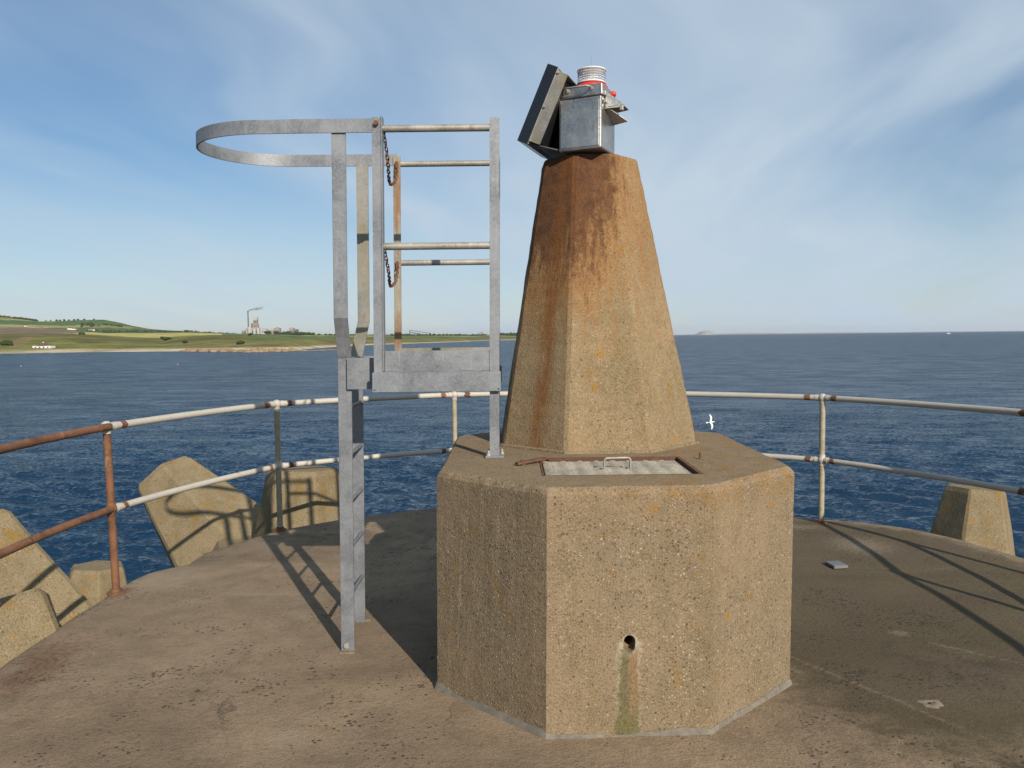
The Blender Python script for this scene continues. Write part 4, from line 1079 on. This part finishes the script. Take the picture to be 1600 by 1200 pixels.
def ico(c, rx_, ry_, rz_, seed, sub=2, rough=0.25):
    bm = bmesh.new(); bmesh.ops.create_icosphere(bm, subdivisions=sub, radius=1.0)
    vs = []
    for v in bm.verts:
        p = v.co * (1 + rough * noise.noise(v.co * 2.3 + Vector((seed * 3.7, seed, 0))) + rough * 0.6 * noise.noise(v.co * 5 + Vector((0, seed * 1.3, 0))))
        vs.append((c[0] + p.x * rx_, c[1] + p.y * ry_, c[2] + p.z * rz_))
    fs = [tuple(v.index for v in f.verts) for f in bm.faces]; bm.free()
    return vs, fs
def tree(bear, tt, h, wd, label, cat='tree', name='tree', group='trees on the far coast'):
    d, z = land_at(bear, tt); x, y = bear * d, d
    t = empty(name, (x, y, z - 0.3))
    MB().tube([(x, y, z - 0.5), (x + 0.02 * h, y, z + h * 0.55)], [h * 0.05, h * 0.025], 7).build('trunk', MT['bark'], t)
    mb = MB(); rnd = random.Random(int(bear * 1e5) + int(tt * 100))
    for k in range(9):
        a = rnd.uniform(0, 6.28); rr_ = rnd.uniform(0, 0.6) * wd / 2
        s = rnd.uniform(0.22, 0.36)
        mb.add(*ico((x + rr_ * math.cos(a), y + rr_ * math.sin(a), z + h * rnd.uniform(0.12, 0.62)), wd * s, wd * s, h * s * 0.9, k + rnd.random() * 9, 2, 0.4))
    mb.build('crown', MT['leaf'], t)
    tag(t, label, cat, group); return t
def wood(b0, b1, t0, t1, n_, h0, h1, label):
    rnd = random.Random(int((b0 + 2) * 9999)); mb = MB()
    for k in range(n_):
        b_ = rnd.uniform(b0, b1); tt = rnd.uniform(t0, t1); d, z = land_at(b_, tt); h = rnd.uniform(h0, h1) * 0.8
        mb.add(*ico((b_ * d, d, z + h * 0.4), h * rnd.uniform(0.5, 0.9), h * 0.6, h * 0.62, k * 1.7, 1, 0.4))
    o = mb.build('woodland', MT['leaf']); tag(o, label, 'woodland', None, 'stuff')
wood(-0.74, -0.590, 6.93, 7.0, 150, 7, 11, 'dark belt of trees along the left hill crest')
wood(-0.536, -0.520, 6.25, 6.50, 26, 5, 10, 'dark copse in the middle of the hillside')
wood(-0.508, -0.485, 6.42, 6.48, 30, 4, 6, 'narrow dark wood on the right shoulder of the hill')
wood(-0.53, -0.40, 5.85, 6.05, 90, 3, 5, 'line of dark trees at the foot of the hill')
wood(-0.41, -0.345, 6.6, 6.9, 50, 4, 7, 'low dark trees left of the cement works')
wood(-0.290, -0.245, 5.6, 5.9, 80, 5, 11, 'dark wood right of the cement works')
wood(-0.245, -0.18, 5.6, 5.9, 50, 3, 6, 'thin line of trees behind the ladder')
wood(-0.15, -0.03, 5.3, 5.9, 110, 4, 8, 'hedges and trees along the far low shore')
wood(-0.014, 0.030, 5.0, 5.6, 70, 8, 17, 'dark rounded wood on the point beside the pillar')
for k, (b_, h) in enumerate([(-0.566, 10), (-0.562, 9), (-0.557, 11), (-0.551, 9), (-0.545, 10), (-0.540, 11), (-0.532, 8), (-0.520, 7), (-0.580, 7), (-0.574, 7)]):
    tree(b_, 7.0, h * 0.75, h * 1.05, 'small dark tree in the row along the skyline of the hill', group='row of trees on the hill crest')
tree(-0.431, 3.2, 5, 11, 'single round bush at the edge of the yellow field', 'bush', 'bush')
tree(-0.536, 2.98, 4.5, 7, 'small dark bush on the crest of the grassy bank', 'bush', 'bush')
tree(-0.338, 1.75, 3.2, 6, 'dark bush low on the bank below the cement works', 'bush', 'bush')
tree(-0.326, 3.0, 2.8, 5, 'bush on the bank top right below the chimney', 'bush', 'bush')
tree(-0.407, 2.2, 2.6, 5, 'small bush in the hollow below the yellow field', 'bush', 'bush')
tree(-0.632, 1.75, 5, 6, 'taller thicket left of the white cottage', 'bush', 'bush')
tree(-0.626, 1.70, 4.5, 6, 'lower thicket nearest the white cottage', 'bush', 'bush')

# white cottage above the beach
cd_, cz_ = 600, -3.95
cot = empty('cottage', (-0.587 * cd_, cd_, cz_))
x0, x1 = -0.598 * cd_, -0.576 * cd_
MB().box(x0, x1, cd_, cd_ + 7, cz_ - 0.6, cz_ + 2.5).build('wall', MT['render_white'], cot)
rf = MB().add([(x0 + 3, cd_ - 0.4, cz_ + 2.5), (x1 - 4, cd_ - 0.4, cz_ + 2.5), (x1 - 4, cd_ + 7.4, cz_ + 2.5), (x0 + 3, cd_ + 7.4, cz_ + 2.5), (x0 + 4.6, cd_ + 3.5, cz_ + 5.2), (x1 - 5.5, cd_ + 3.5, cz_ + 5.2)],
              [(0, 1, 5, 4), (1, 2, 5), (2, 3, 4, 5), (3, 0, 4), (3, 2, 1, 0)]).build('roof', MT['slate'], cot)
MB().box(x0 + 6, x0 + 6.7, cd_ + 3.1, cd_ + 3.8, cz_ + 4.3, cz_ + 5.6).build('chimney', MT['render_white'], rf)
for k in range(4):
    MB().box(x0 + 1.6 + k * 3.1, x0 + 2.7 + k * 3.1, cd_ - 0.03, cd_ + 0.05, cz_ + 0.9, cz_ + 1.9).build('window', MT['glassy'], cot)
tag(cot, 'long low white cottage standing just above the beach', 'cottage')
def farm(bear, tt, wd, hgt, label):
    d, z = land_at(bear, tt); x = bear * d
    f = empty('farmhouse', (x, d, z))
    MB().box(x - wd / 2, x + wd / 2, d, d + 8, z - 2, z + hgt).build('wall', MT['render_white'], f)
    MB().add([(x - wd / 2 - .3, d - .4, z + hgt), (x + wd / 2 + .3, d - .4, z + hgt), (x + wd / 2 + .3, d + 8.4, z + hgt), (x - wd / 2 - .3, d + 8.4, z + hgt), (x - wd / 2, d + 4, z + hgt + 2.4), (x + wd / 2, d + 4, z + hgt + 2.4)],
             [(0, 1, 5, 4), (2, 3, 4, 5), (1, 2, 5), (3, 0, 4), (3, 2, 1, 0)]).build('roof', MT['slate'], f)
    tag(f, label, 'farmhouse')
farm(-0.551, 6.02, 11, 3.5, 'white farm building left of the pair below the hill')
farm(-0.546, 6.02, 8, 3.0, 'small white farm building beside the larger one below the hill')
farm(-0.524, 5.98, 17, 3.5, 'long white farm building at the right foot of the hill')
farm(-0.606, 6.10, 6, 3.0, 'lone white house high in the fields at left')

# cement works
WY = 3000.0
def wx(u): return u           # metres east of the line of sight
def works(name, label, cat, x, z0):
    return empty(name, (x, WY, z0))
c = works('chimney_stack', '', '', -983, 16)
MB().lathe((-983.4, WY, 16), [(3.6, 0), (2.6, 40), (2.1, 92)], 14).build('shaft', MT['works_dark'], c)
MB().lathe((-983.4, WY, 104), [(2.5, 0), (2.6, 3.8), (2.0, 4)], 14).build('cap', MT['black'], c)
tag(c, 'tall thin dark chimney of the cement works trailing smoke', 'chimney')
pt = works('preheater_tower', '', '', -962, 16)
for (nm, xa, xb, ya, yb, za, zb, mt) in (('base_block', -972, -946, 0, 22, 14, 46, 'works_grey'), ('middle_block', -968, -950, 2, 20, 46.1, 60, 'works_brown'), ('upper_block', -966, -952, 3, 18, 60.1, 74, 'works_brown'), ('top_house', -967, -951, 2, 19, 74.1, 86, 'works_pale'), ('lift_shaft', -974, -968.1, 1, 8, 46.2, 62, 'works_dark')):
    MB().box(xa, xb, WY + ya, WY + yb, za, zb).build(nm, MT[mt], pt)
for z_ in (50, 54, 64, 69):
    MB().box(-965, -953, WY + 1.2, WY + 1.9, z_, z_ + 1.6).build('gallery', MT['works_dark'], pt)
tag(pt, 'stepped preheater tower with a white top in the cement works', 'tower')
def silo(x, y, r_, z0, z1, label, mt='works_pale'):
    s = empty('silo', (x, y, z0))
    MB().lathe((x, y, z0), [(r_, 0), (r_, z1 - z0), (r_ * 0.55, z1 - z0 + 2.5)], 20).build('drum', MT[mt], s, smooth=True)
    MB().box(x - 1.5, x + 1.5, y - 1.5, y + 1.5, z1 + 2, z1 + 5).build('top_hatch', MT['works_grey'], s)
    tag(s, label, 'silo', 'silos of the cement works')
silo(-976, WY - 14, 5.5, 14, 46, 'tallest pale silo at the left foot of the preheater tower')
silo(-987, WY - 10, 4.5, 14, 40, 'grey silo under the chimney of the cement works', 'works_grey')
silo(-957, WY - 16, 5.0, 14, 40, 'pale silo in front of the preheater tower')
silo(-944, WY - 12, 5.5, 14, 42, 'pale silo at the right foot of the preheater tower')
def shed(x0_, x1_, y0_, z0, z1, pitch, label, mt):
    s = empty('works_shed', ((x0_ + x1_) / 2, y0_, z0))
    MB().box(x0_, x1_, y0_, y0_ + 25, z0, z1).build('wall', MT[mt], s)
    xm = (x0_ + x1_) / 2
    MB().add([(x0_ - .5, y0_ - .5, z1), (x1_ + .5, y0_ - .5, z1), (x1_ + .5, y0_ + 25.5, z1), (x0_ - .5, y0_ + 25.5, z1), (xm, y0_ - .5, z1 + pitch), (xm, y0_ + 25.5, z1 + pitch)],
             [(0, 1, 4), (2, 3, 5), (1, 2, 5, 4), (3, 0, 4, 5), (3, 2, 1, 0)]).build('roof', MT['works_grey'], s)
    for k in range(3):
        xx = x0_ + (x1_ - x0_) * (0.2 + 0.3 * k)
        MB().box(xx - 1.2, xx + 1.2, y0_ - 0.3, y0_ + 0.2, z0 + (z1 - z0) * 0.5, z0 + (z1 - z0) * 0.75).build('opening', MT['glassy'], s)
    tag(s, label, 'shed', 'sheds of the cement works')
shed(-1010, -996, WY, 14, 34, 2, 'low grey shed left of the chimney', 'works_grey')
shed(-936, -918, WY + 4, 14, 40, 2, 'square shed right of the preheater tower', 'works_pale')
shed(-915, -892, WY, 12, 34, 3, 'long low brown shed between works and trees', 'works_brown')
shed(-890, -868, WY, 12, 42, 5, 'tall gabled pinkish shed right of the works', 'works_brown')
shed(-832, -816, WY, 12, 42, 3, 'separate grey hopper building further right', 'works_grey')
shed(-815, -803, WY + 3, 12, 38, 1, 'small dark shed beside the hopper building', 'works_dark')
tree(-0.3033, 6.5, 15, 22, 'round dark tree left in the gap before the brown shed', group='round trees by the works')
tree(-0.2920, 6.5, 17, 20, 'round dark tree right in front of the brown shed', group='round trees by the works')
# conveyor boom of the quarry
bo = empty('quarry_conveyor', (-321, 2520, 8))
MB().tube([(-320, 2520, 4), (-319.5, 2520, 26)], 1.4, 6).build('mast', MT['works_dark'], bo)
MB().tube([(-326, 2520, 4), (-319.7, 2520, 19)], 0.7, 6).build('back_stay', MT['works_dark'], bo)
MB().tube([(-319.5, 2520, 25.5), (-252, 2520, 14.5)], 1.0, 6).build('boom_stay', MT['works_dark'], bo)
MB().tube([(-321, 2520, 19), (-285, 2520, 13)], 1.6, 6).build('boom', MT['works_dark'], bo)
for k in range(5):
    xx = -312 + k * 11
    MB().tube([(xx, 2520, 25.5 - (xx + 319.5) * 0.163), (xx + 1, 2520, 18.5 - (xx + 321) * 0.1667 if k < 3 else 12)], 0.35, 5).build('hanger', MT['works_dark'], bo)
tag(bo, 'dark conveyor boom of a quarry on the far shore behind the ladder', 'conveyor')

# rocks on the point
def rock(x, y, sx_, sy_, sz_, seed):
    vs_, fs_ = ico((x, y, SEA - 0.1), sx_, sy_, sz_, seed, 2, 0.55)
    o = MB().add(vs_, fs_).build('shore_rock', MT['rock'], None, (x, y, SEA))
    return o
rnd = random.Random(21)
for k in range(46):
    b_ = -0.408 + 0.136 * (k + rnd.random()) / 46
    d_ = np.interp(b_, BEAR, PROF[0][1]) * rnd.uniform(0.975, 1.035)
    o = rock(b_ * d_, d_, rnd.uniform(2.0, 5.0), rnd.uniform(1.5, 3), rnd.uniform(0.9, 2.4), k)
    tag(o, 'brown boulder on the low rocky point below the bank', 'rock', 'rocks of the point')
for k in range(16):
    b_ = -0.272 + 0.07 * k / 16; d_ = 505 + 10 * rnd.random() + k * 1.5
    o = rock(b_ * d_, d_, rnd.uniform(1.6, 3.4), 1.5, rnd.uniform(0.35, 0.7), k + 60)
    tag(o, 'low dark reef rock awash off the rocky point', 'rock', 'reef rocks off the point')

# far islands and hills over the sea
def island(name, pts, depth, label):
    """pts: skyline (x, z); the island is a ridge of that skyline with sloping flanks"""
    y = pts[0][2]; mb = MB(); n_ = len(pts)
    rows = []
    for s, k in ((-1, 0.0), (-0.55, 0.62), (0, 1.0), (0.55, 0.6), (1, 0.0)):
        rows.append([(x, yy + s * depth + 60 * noise.noise(Vector((x * 0.01, s, 0))), SEA - 3 + (z - SEA + 3) * k * (1 + 0.12 * noise.noise(Vector((x * 0.02, s * 3, 4))) * (k < 1))) for x, z, yy in pts])
    vs_ = [p for r_ in rows for p in r_]
    fs_ = [(i * n_ + j, i * n_ + j + 1, (i + 1) * n_ + j + 1, (i + 1) * n_ + j) for i in range(4) for j in range(n_ - 1)]
    o = mb.add(vs_, fs_).build(name, MT['far_rock'], None, (pts[n_ // 2][0], y, SEA)); tag(o, label, None, None, 'structure'); return o
IY = 12000
def sky_pts(lst, y): return [(x, z, y) for x, z in lst]
island('island', sky_pts([(2730, -8), (2750, 2), (2770, 16), (2790, 22), (2815, 40), (2840, 48), (2870, 57), (2900, 53), (2935, 54), (2965, 50), (2990, 42), (3010, 28), (3025, 10), (3045, -2), (3080, -8)], IY), 260, 'pale steep rock island on the horizon right of the pillar')
island('far_hill', sky_pts([(-470, 8), (-430, 14), (-395, 30), (-370, 46), (-345, 58), (-325, 61), (-300, 52), (-275, 36), (-245, 20), (-200, 10)], 9000), 200, 'small cone-shaped blue hill behind the far low shore')
island('far_coast', sky_pts([(4700, -8), (5300, 8), (5900, 16), (6700, 34), (7300, 40), (7900, 30), (8600, 22), (9400, 28), (10400, 22), (11600, 12), (12800, 18), (14200, 12), (16000, 14), (19000, 6)], 24500), 700, 'faint distant land low on the right horizon')

# ------------------------------------------------------------------ small things on and over the water
bt = empty('motor_boat', (1630, 2990, SEA))
MB().loft([[(1624, 2988.6, SEA - 0.2), (1624, 2991.4, SEA - 0.2), (1624, 2991.6, SEA + 1.2), (1624, 2988.4, SEA + 1.2)], [(1633, 2988.7, SEA - 0.2), (1633, 2991.3, SEA - 0.2), (1633, 2991.6, SEA + 1.4), (1633, 2988.4, SEA + 1.4)],
           [(1638, 2989.8, SEA + 0.4), (1638, 2990.2, SEA + 0.4), (1638.6, 2990.2, SEA + 2.0), (1638.6, 2989.8, SEA + 2.0)]]).build('hull', MT['render_white'], bt)
MB().box(1627, 1632, 2989, 2991, SEA + 1.3, SEA + 3.4).build('cabin', MT['render_white'], bt)
tag(bt, 'tiny white boat far out near the right horizon', 'boat')
pink = plain('faded_pink_buoy', (0.42, 0.17, 0.17), 0.6, 0, 0.1, 2)
for (x, y, lb_) in ((-151.7, 247.3, 'pink mooring buoy at the far left of the bay'), (-104, 249.1, 'pink mooring buoy right of the other, below the yellow field')):
    o = MB().lathe((x, y, SEA - 0.1), [(0.08, -0.15), (0.22, 0.0), (0.26, 0.16), (0.21, 0.32), (0.10, 0.40), (0.05, 0.42), (0.05, 0.5)], 16).build('buoy', pink, None, (x, y, SEA), smooth=True)
    tag(o, lb_, 'buoy', 'mooring buoys')

# gull in flight, banking to the right
def gull(loc, label):
    mb = MB(); n_ = 12
    body = [(-0.24, 0.006, 0.012), (-0.17, 0.022, 0.018), (-0.08, 0.045, 0.046), (0.02, 0.058, 0.062), (0.10, 0.050, 0.054), (0.155, 0.034, 0.036), (0.19, 0.034, 0.036), (0.225, 0.028, 0.030), (0.245, 0.013, 0.014), (0.29, 0.005, 0.007)]
    rg_ = []
    for (x, ry_, rz_) in body:
        rg_.append([(x, ry_ * math.cos(2 * math.pi * k / n_), rz_ * math.sin(2 * math.pi * k / n_) + (0.012 if x > 0.15 else 0) - (0.008 if x > 0.27 else 0)) for k in range(n_)])
    mb.loft(rg_)
    # fan tail
    mb.loft([[(-0.20, -0.02, 0.004), (-0.20, 0.02, 0.004), (-0.20, 0.02, 0.014), (-0.20, -0.02, 0.014)], [(-0.34, -0.07, 0.002), (-0.34, 0.07, 0.002), (-0.34, 0.07, 0.010), (-0.34, -0.07, 0.010)]])
    for s in (-1, 1):
        secs = []
        for (t, xo, ch, zz_) in ((0.0, 0.07, 0.17, 0.02), (0.12, 0.09, 0.18, 0.06), (0.26, 0.13, 0.16, 0.12), (0.40, 0.12, 0.14, 0.13), (0.55, 0.04, 0.10, 0.10), (0.66, -0.05, 0.02, 0.07)):
            le = Vector((xo, s * t, zz_)); te = Vector((xo - ch, s * t, zz_ - 0.01))
            mid_ = (le + te) / 2 + Vector((0.02, 0, 0.014))
            secs.append([le, mid_, te, (le + te) / 2 + Vector((0.02, 0, -0.010))])
        mb.loft(secs)
    m, nt, b = new_mat('gull_plumage')
    co = objco(nt); ax_, ay_, az_ = nt.sep(co)[:3]
    tipm = nt.smooth(nt.math('ABSOLUTE', ay_), 0.56, 0.62)
    nt.l.new(nt.mix(tipm, (0.78, 0.78, 0.77), (0.05, 0.05, 0.05)), b.inputs['Base Color'])
    b.inputs['Roughness'].default_value = 0.8
    o = mb.build('gull', m, None, (0, 0, 0), lean=0.0)
    md = o.modifiers.new('remesh', 'REMESH'); md.mode = 'VOXEL'; md.voxel_size = 0.008; md.use_smooth_shade = True
    o.location = loc
    o.rotation_euler = (R(68), R(-8), R(-14))
    tag(o, label, 'gull'); return o
gull((14.96, 60.0, -5.0), 'white gull flying over the water right of the pillar')

# smoke from the chimney
m = bpy.data.materials.new('smoke'); m.use_nodes = True
nt = NT(m.node_tree); m.node_tree.nodes.remove(m.node_tree.nodes['Principled BSDF'])
out = m.node_tree.nodes['Material Output']
co = objco(nt); x, y, z = nt.sep(co)[:3]
nn = nt.noise(co, 0.075, 5, 0.6, 0.4)
axis_z = nt.math('ADD', nt.math('MULTIPLY', x, 0.22), nt.math('MULTIPLY', nt.math('SINE', nt.math('MULTIPLY', x, 0.11)), 1.6))
rad = nt.math('ADD', 2.2, nt.math('MULTIPLY', x, 0.13))
dist_ = nt.math('DIVIDE', nt.math('SQRT', nt.math('ADD', nt.math('POWER', nt.math('SUBTRACT', z, axis_z), 2.0), nt.math('POWER', y, 2.0))), rad)
dens = nt.math('MULTIPLY', nt.smooth(nt.math('ADD', dist_, nt.math('MULTIPLY', nt.math('SUBTRACT', nn, 0.5), 2.0)), 1.0, 0.3), nt.smooth(x, 66.0, 5.0))
pv_ = nt.node('ShaderNodeVolumePrincipled', None, Color=(0.72, 0.70, 0.70), Density=nt.math('MULTIPLY', dens, 0.40), Anisotropy=0.2)
nt.l.new(pv_.outputs[0], out.inputs['Volume'])
sm = MB().box(-985.5, -910, WY - 14, WY + 14, 98, 142).build('smoke_plume', m, None, (-983.4, WY, 108.6))
tag(sm, 'thin grey smoke plume drifting right from the chimney', 'smoke', None, 'stuff')

# ------------------------------------------------------------------ sea air
m = bpy.data.materials.new('haze'); m.use_nodes = True
nt = NT(m.node_tree); m.node_tree.nodes.remove(m.node_tree.nodes['Principled BSDF'])
pv_ = nt.node('ShaderNodeVolumePrincipled', None, Color=(0.90, 0.94, 1.0), Density=2.2e-5, Anisotropy=0.3)
nt.l.new(pv_.outputs[0], m.node_tree.nodes['Material Output'].inputs['Volume'])
hz_ = MB().box(-26000, 26000, -3000, 26000, SEA - 2, 175).build('haze', m)
tag(hz_, 'thin pale sea haze', None, None, 'stuff')
scene.cycles.volume_bounces = 0
